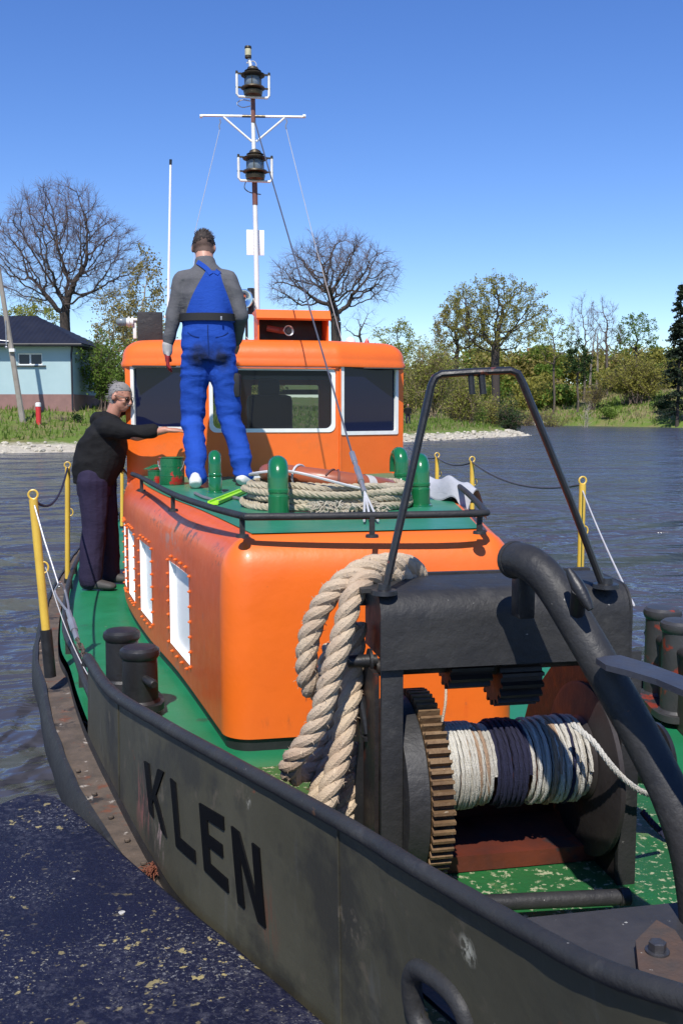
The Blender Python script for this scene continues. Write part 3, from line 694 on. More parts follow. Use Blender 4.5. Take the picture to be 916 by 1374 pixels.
m=MB(); q=M(334,402,-.05); m.lathe(q+Vector((-.03,0,0)),(-.5,-.86,0),[(-.05,.02),(-.03,.06),(.03,.085),(.04,.083),(.042,.07),(.02,.02)],22,capa=False); sl=m.build('searchlight',simple('chrome',(.6,.62,.65),.15,1),mast)
m=MB(); m.tube([q+Vector((.02,.03,-.12)),q+Vector((.02,.03,.10))],.03,10); m.tube([q+Vector((-.02,.02,-.12)),q+Vector((-.02,.02,-.4))],.012,8); m.build('searchlight_bracket',BLACK,sl)
for i,(x0,y0,x1,y1) in enumerate(((341,465,352,440),(352,455,340,400),(340,470,330,452),(345,430,352,463))):
    MB().tube(catmull([M(x0,y0,-.06),M((x0+x1)/2+3,(y0+y1)/2,-.08),M(x1,y1,-.06)],5),.004,5).build('cable',WIREW,mast)
# rigging
fs0=M(341,160); fe=LZ(497,690,ZR+.05)
k1=LW(472,608,5.40); k2=LW(489,660,5.02)
r_=MB().tube([fs0,k1],.0055,6).build('forestay',WIRE,mast)
m=MB(); m.tube([k1,k1.lerp(k2,.25)],.016,8); m.tube([k1.lerp(k2,.22),k2],.012,8); m.tube([k1.lerp(k2,.4),k1.lerp(k2,.75)],.017,8); m.build('turnbuckle',GREYM,r_)
m=MB()
for dx in (-.03,.0,.035): m.tube([k2,fe+Vector((dx,0,-.03))],.006,6)
m.build('lashing',WIREW,r_)
MB().tube([M(295,173),M(262,310),M(256,470)],.0025,5).build('halyard',WIREW,mast)
MB().tube([M(384,173),M(420,318),M(462,470)],.003,5).build('halyard',WIREW,mast)
for x,y,rd,cl_,scl,th,st_ in ((192,1075,(.10,.16,.15),(.22,.085,.07),26,.50,(1,1,.18)),(215,1120,(.06,.09,.12),(.34,.24,.22),34,.56,(1,1,.2)),(333,1070,(.02,.02,.04),(.42,.40,.34),60,.50,(1,1,.3)),(627,1275,(.03,.03,.035),(.40,.38,.30),70,.46,(1,1,.5)),(360,1235,(.05,.07,.12),(.10,.055,.035),30,.45,(1,1,.12)),(470,1240,(.07,.09,.06),(.12,.10,.075),40,.52,(1,1,.6))):
    s_,t_=solve_bs(x,y); addpatch(HULL,tuple(BS(s_,t_)),rd,cl_,scl,th,.08,st_)
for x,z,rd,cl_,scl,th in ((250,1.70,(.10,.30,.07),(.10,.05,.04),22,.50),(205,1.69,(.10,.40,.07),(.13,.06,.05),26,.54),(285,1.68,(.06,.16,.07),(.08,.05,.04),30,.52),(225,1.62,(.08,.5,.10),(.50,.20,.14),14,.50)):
    vv_=bis(lambda v: proj((-CL(v),v,z))[0],1.42,4.6,x); addpatch(ORANGE_WORN_SHADED,(-CL(vv_)+.02,vv_,z),rd,cl_,scl,th,.06)
addpatch(ORANGE,(-.15,1.29,1.00),(.5,.05,.05),(.45,.09,.02),26,.55,.1,(1,1,.3))
#MARK2
# ================================================================== ANCHOR WINCH (part of the tug)
YF=2.76
def F_(x,y,Y=YF): return LW(x,y,Y)
ul=F_(505,850).x; ur=F_(856,850,2.80).x; vf=-.125
winch=D.objects.new('winch',None); COL.objects.link(winch); winch.parent=tug
# curved steel cover
zt_=1.80; zb_=1.585; dep=.34; rr=.05
prof_=[(vf,zb_),(vf,zt_-rr-.03)]
for i in range(1,7): a=R(90*i/6); prof_.append((vf+(rr+.02)*(1-math.cos(a)),zt_-rr-.03+(rr+.03)*math.sin(a)))
prof_+=[(vf+.2,zt_+.006),(vf+dep,zt_-.004),(vf+dep,zt_-.09)]
inner=[(v+ (.008 if i<9 else 0), z-.008) for i,(v,z) in enumerate(prof_)]
m=MB(); NU=14
def uu(i): return ul+(ur-ul)*i/NU
outer=[[Vector((uu(i),v,z)) for v,z in prof_] for i in range(NU+1)]; inn=[[Vector((uu(i),max(v,vf+.006) if v<vf+dep-.01 else v-.006,z-.006)) for v,z in prof_] for i in range(NU+1)]
inn=[[Vector((p.x,p.y+(.004 if k<2 else 0),p.z if k>0 else zb_)) for k,p in enumerate(r)] for r in inn]
m.grid(outer); m.grid(inn)
for a,b in ((outer[0],inn[0]),(outer[-1],inn[-1])): m.grid([a,b])
m.grid([[r[0] for r in outer],[r[0] for r in inn]])
# rounded right-hand end
cov=m.build('winch_cover',BLACKD,winch,fix=False,ang=40)
m=MB(); m.prism([(ur-.004,v,z) for v,z in prof_[:-1]]+[(ur-.004,vf+dep,zb_)],(.010,0,0)); m.build('end_plate',BLACKD,cov,smooth=False)
m=MB(); m.prism([(ul+.03,max(v,vf+.02),min(z,zt_-.03)) for v,z in prof_[:-1]]+[(ul+.03,vf+dep,zb_)],(.01,0,0)); m.build('end_plate',DARKIN,cov,smooth=False)
m=MB(); m.box((ul-.015,vf+.20,zt_+.012-.01),(.06,.30,.012)); m.bar((ul-.035,vf+.31,zt_),(ur+.01,vf+.31,zt_+.0),.02,.012); m.build('cover_seam',BLACKD,cov)
# bent tubular guard standing on the cover
gb=[F_(515,796,2.74),F_(520,775,2.74),F_(578,518,2.78),F_(583,507,2.78),F_(592,502,2.78),F_(635,499,2.78),F_(684,497,2.78),F_(694,501,2.78),F_(700,512,2.78),F_(765,672,2.80),F_(806,780,2.84),F_(812,790,2.84)]
BRD=paint('black_over_red_oxide',(.014,.014,.015),(.02,.02,.022),.4,6,spots=[((.22,.05,.02),8,.63,.04)],bump=(40,.3))
m=MB(); m.tube(gb,.0135,10,ell=(1.15,.8)); gd=m.build('rope_guard_frame',BRD,winch)
for q in (gb[0],gb[-1]):
    MB().lathe((q.x,q.y,1.795),(0,0,1),[(0,.038),(.012,.036),(.014,.02),(.03,.018)],16).build('foot',BRD,gd)
m=MB(); a=F_(631,500,2.78);b=F_(633,529,2.78); m.tube([a,b],.009,8); a2=F_(645,500,2.78);b2=F_(648,529,2.78); m.tube([a2,b2],.010,8); m.tube([a,a2+Vector((0,0,0))],.010,8); m.build('guide_hook',BRD,gd)
# frame posts
def flat(x0,x1,ytop,ybot,Y,v=None,name='frame_post',mat=BLACKD,th=.03):
    a=F_(x0,ytop,Y);b=F_(x1,ytop,Y); c=F_(x0,ybot,Y)
    return a,b,c
uL0,uL1=F_(508,1000,2.76).x,F_(538,1000,2.76).x
MB().box(((uL0+uL1)/2,vf+.03,(ZD+1.60)/2),(uL1-uL0,.022,1.60-ZD),bev=.003).build('frame_post',BLACKD,winch)
uR0,uR1=F_(846,1050,2.80).x,F_(873,1050,2.80).x
MB().box(((uR0+uR1)/2,vf+.03,(ZD+1.60)/2),(uR1-uR0,.022,1.60-ZD),bev=.003).build('frame_post',BLACKD,winch)
# dark side cheeks behind the posts
m=MB(); uc=uR0+.005; m.prism([(uc,vf+.05,ZD),(uc,vf+.05,1.0),(uc,vf+.10,1.56),(uc,vf+.40,1.56),(uc,vf+.75,1.25),(uc,vf+.95,ZD)],(.012,0,0)); m.build('side_cheek',DARKIN,winch,smooth=False)
m=MB(); uc=uL0-.012; m.prism([(uc,vf+.05,ZD),(uc,vf+.05,1.56),(uc,vf+.36,1.56),(uc,vf+.46,1.0),(uc,vf+.46,ZD)],(.012,0,0)); m.build('side_cheek',DARKIN,winch,smooth=False)
# big toothed wheel
GC=Vector((0,.10,1.17)); GR=.285
g0=F_(571,1040,2.76).x; g1=F_(602,1040,2.76).x
m=MB(); NT=62; prof=[]
for i in range(NT):
    for f,r in ((0,GR-.022),(.30,GR-.022),(.42,GR),(.72,GR),(.84,GR-.022)):
        a=2*math.pi*(i+f)/NT; prof.append((GC.y+r*math.cos(a),GC.z+r*math.sin(a)))
m.prism([(g0,y,z) for y,z in prof],(g1-g0,0,0)); gear=m.build('toothed_wheel',TEETH,winch,smooth=False)
gd0=F_(536,1040,2.78).x
m=MB(); m.lathe((gd0,GC.y,GC.z-.005),(1,0,0),[(0,GR-.045),(.004,GR-.02),(g0-gd0-.006,GR-.012),(g0-gd0-.002,GR-.02)],64); m.build('wheel_guard',BLACKD,winch)
# drum with rope windings
DC=Vector((0,.10,1.215)); u_a=g1+.004; u_b=F_(803,1030,2.93).x
m=MB(); m.lathe((u_a,DC.y,DC.z),(1,0,0),[(0,.098),(u_b-u_a,.098)],32); m.build('drum',REDP,winch)
FR=.27; m=MB(); m.lathe((u_b+.002,GC.y,GC.z+.01),(1,0,0),[(0,FR-.012),(.004,FR),(.018,FR),(.022,FR-.01)],64); m.lathe((u_b-.02,DC.y,DC.z),(1,0,0),[(0,.11),(.02,.13)],32); m.build('drum_flange',paint('flange_paint',(.018,.016,.016),(.03,.022,.02),.6,5,spots=[((.16,.026,.01),4,.69,.08),((.12,.10,.08),30,.7,.04)],bump=(30,.3)),winch)
def winding(u0,u1,turns,r,rad,mat,name,seed,wob=.004,lean=0):
    rnd=random.Random(seed); P=[]; N=int(turns*36)
    ph=rnd.uniform(0,6)
    for i in range(N+1):
        a=2*math.pi*i/36; t=i/N; u=u0+(u1-u0)*t+wob*math.sin(a+ph)*noise.noise(Vector((t*turns*.7,seed,0)))*2+lean*math.sin(a)*.5
        rj=r+.003*noise.noise(Vector((t*turns*.8,a%6.28,seed)))
        P.append(Vector((u,DC.y+rj*math.cos(a),DC.z+rj*math.sin(a))))
    m=MB(); tw=5
    # two twisted strands read as laid cord
    for s_ in range(3):
        Q=[]
        for i,p in enumerate(P):
            b=2*math.pi*(s_/3)+i*1.05; rd=Vector((0,p.y-DC.y,p.z-DC.z)).normalized(); Q.append(p+(rd*math.cos(b)+Vector((1,0,0))*math.sin(b))*rad*.42)
        m.tube(Q,rad*.66,5)
    return m.build(name,mat,winch)
ux=lambda x: g1+(u_b-g1)*(x-603)/(800-603)
un=lambda a,b,t: ux(a)+(ux(b)-ux(a))*t
winding(u_a+.010,ux(673),12.5,.118,.0062,ROPE_WH,'rope_winding',1,.002)
winding(ux(640),ux(668),3,.121,.006,ROPE_RUST,'rope_winding',7,.003)
winding(u_a+.012,ux(652),9.3,.128,.0060,ROPE_WH,'rope_winding',8,.003,.003)
winding(ux(674),ux(716),8.5,.122,.0062,ROPE_NAVY,'rope_winding',2,.003)
winding(ux(680),ux(712),5,.131,.0062,ROPE_NAVY,'rope_winding',12,.006)
winding(ux(718),ux(796),12,.116,.0064,ROPE_WH,'rope_winding',3,.002)
winding(ux(722),ux(775),5.5,.128,.0062,ROPE_WH,'rope_winding',4,.010,.012)
winding(ux(748),ux(792),4.5,.130,.0062,ROPE_WH,'rope_winding',5,.008,-.010)
winding(ux(768),ux(772),1.1,.134,.005,ROPE_NAVY,'rope_winding',6,.004,.010)
winding(ux(745),ux(752),1.5,.131,.0075,ROPE_RUST,'rope_winding',16,.006,.012)
winding(u_a+.008,u_a+.018,1.6,.136,.0075,ROPE_WH,'rope_winding',9,.006)
m=MB(); rope(m,[F_(768,972,2.86),F_(795,995,2.80),F_(822,1030,2.78),F_(856,1060,2.8),F_(900,1075,2.9)],.009,.05,step=.008,n=5); m.build('rope_tail',ROPE_WH,winch)
# shafts and pinions under the cover
m=MB(); m.lathe((ul+.02,.03,1.555),(1,0,0),[(0,.026),(ur-ul-.04,.026)],16); m.build('upper_shaft',DARKIN,winch)
def pinion(u0,u1,c,r,nt,name='pinion'):
    prof=[]
    for i in range(nt):
        for f,rr_ in ((0,r-.018),(.28,r-.018),(.42,r),(.7,r),(.84,r-.018)):
            a=2*math.pi*(i+f)/nt; prof.append((c[0]+rr_*math.cos(a),c[1]+rr_*math.sin(a)))
    MB().prism([(u0,y,z) for y,z in prof],(u1-u0,0,0)).build(name,DARKIN,winch,smooth=False)
pinion(F_(666,930,2.9).x,F_(726,930,2.9).x,(.05,1.515),.10,18)
pinion(F_(596,920,2.9).x,F_(655,920,2.9).x,(.03,1.555),.075,13)
m=MB(); m.lathe((F_(655,900,2.9).x,.03,1.56),(1,0,0),[(0,.045),(.03,.045)],18); m.build('collar',DARKIN,winch)
m=MB(); m.tube(catmull([F_(598,925,2.8),F_(597,945,2.78),F_(593,968,2.78)],5),.004,6); m.build('loose_cord',ROPE_PINK,winch)
# lower tie rod and base plates
a,b=F_(640,1212,2.60),F_(843,1203,2.66)
o=MB().lathe(a,(b-a),[(0,.022),((b-a).length-.035,.022),((b-a).length-.034,.019),((b-a).length-.028,.019),((b-a).length-.027,.024),((b-a).length,.024),((b-a).length+.002,.015)],18).build('tie_rod',BLACKD,winch)
zf=ZD+.008
m=MB(); m.prism([Vector((g1+.0,.06,zf)),Vector((u_b+.05,.06,zf)),Vector((u_b+.05,.34,zf)),Vector((g1+.0,.34,zf))],(0,0,.05)); m.prism([Vector((ul+.05,.35,zf)),Vector((ur-.02,.35,zf)),Vector((ur-.02,.41,zf)),Vector((ul+.05,.41,zf))],(0,0,.24)); m.build('bed_plate',REDP,winch,smooth=False)
m=MB(); m.box(((g1+u_b)/2,.36,1.03),(u_b-g1,.02,.10)); m.box(((g1+u_b)/2-.05,.30,1.12),(.05,.05,.25)); m.build('brake_frame',DARKIN,winch)
m=MB(); q=Vector((uR1+.004,.10,1.19)); m.lathe(q,(1,0,0),[(0,.06),(.02,.06),(.022,.115),(.034,.115),(.045,.082),(.10,.072),(.15,.086),(.162,.118),(.176,.116),(.178,.03)],32); m.build('warping_drum',BLACK,winch)
m=MB(); m.box((uR1+.02,.10,1.19),(.05,.14,.14),bev=.01); m.prism([(uR1+.01,.0,ZD),(uR1+.01,.02,1.15),(uR1+.01,.18,1.15),(uR1+.01,.22,ZD)],(.012,0,0)); m.build('bearing_bracket',DARKIN,winch)
# left end: shaft stub, lever and pawl
m=MB(); q=F_(505,886,2.86); m.lathe(q,(-1,0,0),[(0,.018),(.015,.018),(.016,.036),(.024,.036),(.025,.02),(.085,.018),(.088,.012)],18); m.lathe(F_(504,910,2.86),(-1,0,0),[(0,.026),(.012,.026)],16); m.build('shaft_stub',BLACK,winch)
m=MB(); P=[F_(477,935,2.9),F_(490,938,2.9),F_(500,985,2.88),F_(502,1000,2.88),F_(503,1060,2.88),F_(497,1115,2.9),F_(474,1110,2.9),F_(480,1040,2.88),F_(486,1000,2.88),F_(484,980,2.88)]
y_=P[0].y; m.prism([Vector((p.x,y_,p.z)) for p in P],(0,.016,0)); m.tube([F_(484,935,2.89),F_(493,984,2.87)],.014,10); m.lathe(F_(494,987,2.87),(.1,0,-1),[(0,.020),(.012,.02)],14)
m.build('pawl_lever',BLACK,winch)
m=MB(); m.lathe(F_(506,1035,2.84),(-1,0,0),[(0,.034),(.012,.034),(.02,.018)],16); m.build('pivot',BLACK,winch)
# ================================================================== bow post (bent tube), cleat, horn arm
pts=[(689,751,2.66),(700,752,2.62),(712,757,2.585),(730,772,2.55),(749,797,2.52),(772,835,2.48),(803,888,2.43),(838,950,2.38),(872,1012,2.33),(900,1070,2.28),(922,1132,2.24),(934,1195,2.22),(940,1260,2.21),(944,1350,2.20)]
P=[LW(*p) for p in pts]; Pc=catmull(P,5)
bp=MB().tube(Pc,.0470,24).build('bow_tube',BLACKD,tug)
d0=(P[0]-P[1]).normalized()
MB().lathe(P[0]-d0*.012,d0,[(0,.049),(.006,.0515),(.012,.0515),(.018,.046),(.019,.02)],24).build('end_cap',BLACKD,bp)
m=MB(); a=LW(712,775,2.66); m.box(a+Vector((-.01,.03,-.05)),(.05,.06,.13),bev=.01); m.build('saddle_bracket',BLACK,bp)
c=LW(774,795,2.40); dd=(P[6]-P[4]).normalized(); e1=LW(762,764,2.42); e2=LW(792,818,2.37)
m=MB(); m.tube([e1,e1.lerp(e2,.15),e1.lerp(e2,.4),e1.lerp(e2,.6),e1.lerp(e2,.85),e2],[.008,.0125,.017,.017,.0125,.008],12); m.tube([e1.lerp(e2,.5),P[5]+Vector((0,0,.0))],.02,12); m.build('cleat',BLACK,bp)
zc=LW(803,886,2.40).z+.02
qp=[(799,883),(812,880),(832,879),(870,890),(930,912),(1010,940),(1010,962),(930,932),(880,911),(840,899),(812,892)]
m=MB(); m.prism([LZ(x,y,zc) for x,y in qp],(0,0,-.014)); m.build('horn_arm',paint('bluish_black_paint',(.028,.03,.042),(.05,.052,.062),.5,6,spots=[((.2,.2,.19),30,.7,.04)],bump=(30,.3)),bp,smooth=False)
# bow plate inside the bulwark with rusty bracket
zp=1.12; vb=LZ(700,1232,zp).y
def wallu(v,z):
    vs=[TOPP(s/40).y for s in range(41)][::-1]; s=(1.74-v)/(1.74+1.9); s=min(1,max(0,s)); t=(z-.85)/(TOPP(s).z-.85); return abs(BS(s,t).x)
m=MB(); G=[]
for i in range(16):
    v=vb+(-1.75-vb)*i/15; a=max(.01,wallu(v,zp)-.035); G.append([Vector((-a,v,zp)),Vector((0,v,zp)),Vector((a*RS,v,zp))])
m.grid(G); G2=[[p-Vector((0,0,.012)) for p in r] for r in G]; m.grid(G2); m.grid([G[0],G2[0]])
fp=m.build('bow_plate',paint('bow_plate_paint',(.03,.03,.034),(.05,.048,.052),.55,5,spots=[((.45,.45,.42),30,.68,.03),((.14,.07,.04),12,.68,.04)],bump=(30,.5)),tug,fix=False,smooth=False)
zk=zp+.03
m=MB(); m.prism([LZ(x,y,zk) for x,y in ((852,1262),(880,1234),(905,1248),(960,1330),(930,1345),(880,1318),(856,1300))],(0,0,-.026)); kb=m.build('rusty_bracket',paint('rusty_bracket_steel',(.055,.046,.042),(.11,.06,.04),.75,8,spots=[((.4,.38,.35),30,.68,.03)],bump=(30,.8)),fp,smooth=False)
q=LZ(881,1277,zk); m=MB(); m.lathe(q,(0,0,1),[(0,.026),(.004,.026)],20); m.lathe(q,(0,0,1),[(.004,.019),(.022,.019),(.024,.015)],6); m.build('bolt',paint('blued_bolt_steel',(.03,.035,.05),(.1,.1,.11),.35,12,bump=(40,.4),metal=.5),kb,smooth=False)
for i in range(5):
    p=LZ(105+i*22,1035+i*31,.806)
    MB().lathe(p,(0,0,1),[(0,.011),(.006,.011),(.009,.007)],8).build('ledge_bolt',RUST,hull)
# dark hose lying behind the bow tube on the right
m=MB(); rope(m,[LW(862,1090,3.3),LW(880,1110,3.2),LW(900,1125,3.15),LW(930,1120,3.1)],.012,.06,step=.01,n=5); m.build('mooring_tail',ROPE_NAVY,tug)
# ================================================================== LOOSE THINGS ON BOARD (world coordinates)
def wrope(name,label,cat,paths,rad,pitch,mat,loc,seed=0,**k):
    m=MB(); 
    for p in paths: rope(m,[Vector(q)-Vector(loc) for q in p],rad,pitch,seed=seed,**k)
    o=m.build(name,mat); o.location=loc; meta(o,label,cat); return o
# thick hawser hung over the winch cover
A=[W(x,y,Y) for x,y,Y in ((552,800,3.12),(560,783,3.08),(556,765,3.02),(540,757,2.96),(515,757,2.90),(490,762,2.86),(466,776,2.84),(444,796,2.84),(425,825,2.85),(414,858,2.86),(411,892,2.87),(415,920,2.90),(427,925,2.95),(438,900,2.98),(446,870,2.98))]
B=[W(x,y,Y) for x,y,Y in ((545,812,3.06),(550,790,3.02),(538,772,2.95),(512,768,2.90),(490,776,2.84),(474,798,2.80),(463,835,2.79),(453,875,2.78),(441,918,2.78),(430,958,2.78),(414,992,2.79),(396,1015,2.80),(388,1032,2.84),(398,1040,2.88),(415,1030,2.91),(430,1000,2.92),(443,960,2.93),(452,925,2.94),(462,880,2.94))]
C_=[W(x,y,Y) for x,y,Y in ((478,838,2.95),(475,870,2.93),(474,905,2.92),(470,935,2.88),(463,965,2.86),(459,1000,2.84),(450,1035,2.82),(440,1065,2.80),(432,1095,2.80))]
C2=[W(x,y,Y) for x,y,Y in ((470,910,2.99),(464,945,2.93),(454,985,2.91),(443,1025,2.89),(428,1062,2.86),(420,1090,2.86))]
E1=[W(x,y,Y) for x,y,Y in ((480,1000,2.98),(474,1040,2.95),(466,1075,2.92),(458,1110,2.9))]
wrope('hawser','thick pinkish three-strand hawser hung in loops over the black winch cover','rope',[A,B,C_,C2,E1],.0320,.150,ROPE_PINK,tuple(W(480,780,2.85)),step=.012,n=9)
hw_=D.objects['hawser']; m=MB(); rn=random.Random(8); vs_=hw_.data.vertices
for i in range(1500):
    v=vs_[rn.randrange(len(vs_))]; p=v.co.copy(); d=(v.normal+Vector((rn.uniform(-1,1),rn.uniform(-1,1),rn.uniform(-1,1)))*.8).normalized()*rn.uniform(.004,.013); m.tube([p,p+d*.6,p+d+Vector((0,0,-.003))],[.0009,.0007,.0003],3,cap=False)
fz=m.build('loose_fibres',ROPE_PINK,hw_)
# rope coil on the cabin roof
rnd=random.Random(11); paths=[]
cc=(Wz(352,665,ZR)+Wz(522,665,ZR))/2; zc0=ZR+.025
c0=Wz(437,690,ZR)+Vector((0,.08,0)); hw=.44; hd=.30
for lay,(rx,ry,turns,z0) in enumerate(((.45,.33,3,.026),(.43,.31,2.8,.060),(.44,.32,2.7,.094),(.41,.30,2.3,.126))):
    P=[]; n_=int(turns*18)
    for i in range(n_):
        a=2*math.pi*i/18+lay*1.3; k=1-.05*math.floor(i/18)+rnd.uniform(-.055,.055)
        P.append(Vector((c0.x+rx*k*math.cos(a),c0.y+.30+ry*k*math.sin(a),zc0-.025+z0+rnd.uniform(-.008,.012))))
    paths.append(P)
wrope('rope_coil','flattened coil of grey brown rope on the green cabin roof under the lifebuoy','rope',paths,.0185,.10,ROPE_OLD,(c0.x,c0.y+.30,ZR),step=.014,n=6,sm=3)
m=MB(); rn=random.Random(4); b0=Wz(455,696,ZR+.0)
for i in range(190):
    p=Wz(rn.uniform(418,516),696,ZR)-b0; p=Vector((p.x,p.y+rn.uniform(0,.07),rn.uniform(.006,.06))); d=Vector((rn.uniform(-1,1),rn.uniform(-.5,.5),rn.uniform(-.15,.3))).normalized()*rn.uniform(.02,.06)
    m.tube([p,p+d*.5+Vector((0,0,.012)),p+d],[.003,.006,.002],5)
o=m.build('frayed_rope_end',paint('frayed_pale_fibre',(.46,.41,.32),(.34,.29,.21),.95,20,bump=(200,1))); o.location=b0; meta(o,'frayed pale tuft of rope end in front of the coil on the roof','rope')
# lifebuoy lying on the coil
bc=W(441,645,5.50); buoy=thing('lifebuoy','faded orange lifebuoy with white grab lines lying tilted on the rope coil','lifebuoy',bc)
tl_=Matrix.Rotation(R(-5),3,'X')@Matrix.Rotation(R(7.5),3,'Y')
Rb,rb_=.325,.052
def tor(a,b,k=1.0,e=1.25):
    return tl_@Vector(((Rb+rb_*e*k*math.cos(b))*math.cos(a),(Rb+rb_*e*k*math.cos(b))*math.sin(a),rb_*k*math.sin(b)))
m=MB(); G=[[tor(2*math.pi*i/56,2*math.pi*j/18,1+.0*i) for j in range(18)] for i in range(57)]; m.grid(G,closed=True); m.build('ring',BUOY,buoy)
for a0 in (R(-52),R(128)):
    m=MB(); G=[[tor(a0+R(4)*(i/5-.5)*2,2*math.pi*j/18,1.03) for j in range(18)] for i in range(6)]; m.grid(G,closed=True); m.build('band',simple('grey_white_tape',(.5,.48,.45),.6),buoy)
m=MB(); pr=[]
for i in range(80):
    a=2*math.pi*i/80; k=1.06+.75*abs(math.sin(2*(a-R(-48)))); pr.append(tl_@Vector(((Rb+rb_*k*1.2)*math.cos(a),(Rb+rb_*k*1.2)*math.sin(a),-.005+.02*math.cos(a*3))))
m.tube(pr,.0075,6,closed=True); m.tube([tor(R(-118),R(b),1.12) for b in range(-80,200,20)],.006,6); m.build('grab_line',WIREW,buoy)
m=MB(); m.tube([tor(R(-82),R(b),1.08) for b in range(-90,200,20)],.006,6); m.tube([tor(R(-92+12*t/10),R(20+14*t),1.08) for t in range(11)],.005,6); m.build('dark_lashing',PRIMER,buoy)
# paint tins
def tin(name,label,cx,yb,Y,r,h,handle=True,open_=True):
    b=Wz(cx,yb,ZR+.004); t=thing(name,label,'paint tin',b)
    m=MB(); m.lathe((0,0,0),(0,0,1),[(0,r*.96),(.006,r),(h*.33,r),(h*.345,r*1.03),(h*.36,r),(h*.66,r),(h*.675,r*1.03),(h*.69,r),(h-.008,r),(h-.004,r*1.05),(h,r*1.04),(h,r*.9),(h-.03,r*.9)],32,capa=False); m.build('can',GREENP_SP,t)
    MB().lathe((0,0,h-.035),(0,0,1),[(0,r*.92),(.001,0.001)],24,capa=False).build('paint_surface',simple('liquid_green',(.02,.12,.04),.12),t)
    if handle:
        m=MB(); m.tube([Vector((r*1.04*math.cos(a),-r*.25-r*.9*math.sin(a)*.55,h*.86-r*1.15*math.sin(a))) for a in [math.pi*i/14 for i in range(15)]],.0035,6); m.build('wire_handle',GREYM,t)
    return t
GREENP_SP=paint('green_tin_with_red_drips',(.008,.13,.045),(.01,.10,.035),.3,5,spots=[((.42,.02,.015),9,.55,.02),((.5,.5,.48),15,.70,.02)],bump=(14,.1),coat=.3)
tin('paint_tin','large green paint tin with wire handle and red drips on the cabin roof',231,650,7.2,.088,.195)
tin('paint_tin','small low green paint tin to the left of the large tin on the cabin roof',210,648,7.5,.06,.095,handle=False)
m=MB(); b=Wz(209,632,ZR); 
o=MB().prism([(-.085,-.03,0),(.0,-.05,.0),(.045,.03,.03),(-.02,.05,.03)],(0,0,.003)).build('tin_lid',GREENP_SP,smooth=False); o.location=Wz(210,648,ZR+.004)+Vector((0,0,.1)); meta(o,'bent green tin lid propped over the small paint tin','lid')
# neon green spirit level style batten
a=Wz(286,676,ZR+.012); b=Wz(327,659,ZR+.012)
m=MB(); mid=(a+b)/2; aa,bb=a-mid,b-mid; dd=(bb-aa).normalized(); m.bar(aa,bb,.055,.012,bev=.002); 
for s_ in (-1,1): m.bar(aa+dd.cross(Vector((0,0,1)))*s_*.025+Vector((0,0,.008)),bb+dd.cross(Vector((0,0,1)))*s_*.025+Vector((0,0,.008)),.012,.014)
o=m.build('plastic_tray',simple('neon_yellow_green_plastic',(.36,.75,.02),.4)); o.location=mid; meta(o,'neon yellow green plastic tray on the cabin roof by the blue overalls feet','tray')
# grey cloth over the right end of the rail
m=MB(); G=[]; b0=Wz(606,650,1.88)
nu,nv=34,20
for i in range(nu):
    row=[]
    for j in range(nv):
        s_=i/(nu-1); t=j/(nv-1)
        x=-.12+.24*s_; y=.22-.42*s_+ (t-.5)*.10
        z=.035-.42*(abs(t-.45)**1.7)+.014*math.sin(s_*11+t*6)+.014*noise.noise(Vector((s_*5,t*4,3)))-(.06*max(0,s_-.8)*5)
        row.append(Vector((x+(t-.5)*.13,y,z)))
    G.append(row)
m.grid(G); m2=[[p-Vector((0,0,.006)) for p in r] for r in G]; m.grid(m2)
o=m.build('cloth',cloth('grey_towel_cloth',(.42,.43,.46),(.34,.35,.38),8)); o.location=b0; meta(o,'crumpled pale grey cloth thrown over the right corner of the black roof rail','cloth')
# hose on roof near the feet
m=MB(); m.tube(catmull([Wz(x,y,ZR+.012) for x,y in ((262,662),(275,668),(295,672),(312,668),(330,672))],5),.011,8); o=m.build('hose',simple('grey_hose',(.16,.16,.17),.5)); meta(o,'short grey hose lying on the cabin roof in front of the white shoe','hose')
# rusty fibre tangle on the ledge
m=MB(); rn=random.Random(3); b0=Wz(204,1172,.815)
for i in range(70):
    a=rn.uniform(0,6.3); d=Vector((math.cos(a),math.sin(a),rn.uniform(-.1,.5)))*rn.uniform(.02,.055); p=Vector((rn.uniform(-.02,.02),rn.uniform(-.03,.03),.004)); m.tube([p,p+d*.5+Vector((0,0,.012)),p+d],[.002,.002,.001],4)
o=m.build('fibre_tangle',simple('reddish_brown_fibre',(.16,.05,.025),.9)); o.location=b0; meta(o,'tangle of reddish brown fibres on the rusty hull ledge beside the pontoon','debris')
# ================================================================== PONTOON the photographer stands on
zd=.885
pe=[(-8,3.62)]+[tuple(Wz(x,y,zd)[:2]) for x,y in ((-40,1080),(0,1078),(30,1066),(50,1063),(75,1066),(100,1084),(130,1110),(180,1155),(240,1205),(300,1252),(370,1312),(440,1371))]+[(.14,1.85),(.33,1.38),(.42,1.05),(.6,.6),(.9,.0),(1.2,-2.5),(-8,-2.5)]
DOCK=None
m,nt,b=nodes('speckled_blue_deck'); co=coords(nt)
c=ramp(nt,ntex(nt,co,3,5,.6),[(.3,(.005,.0065,.025)),(.7,(.009,.010,.035))])
def lay(sc,th,wd,col,loc,det=3,ro=.5,mask=None):
    global c
    mp=nt.nodes.new('ShaderNodeMapping'); mp.inputs['Location'].default_value=loc; nt.links.new(co,mp.inputs[0])
    k=ramp(nt,ntex(nt,mp.outputs[0],sc,det,ro),[(th,(0,0,0)),(th+wd,(1,1,1))])
    if mask:
        k2=ramp(nt,ntex(nt,co,mask[0],3,.5),[(mask[1],(0,0,0)),(mask[1]+.15,(1,1,1))]); k=mix(nt,1.0,k,k2,'MULTIPLY')
    c=mix(nt,k,c,col)
lay(38,.50,.14,(.060,.060,.085),(3,1,0),9,.8,(1.6,.44))
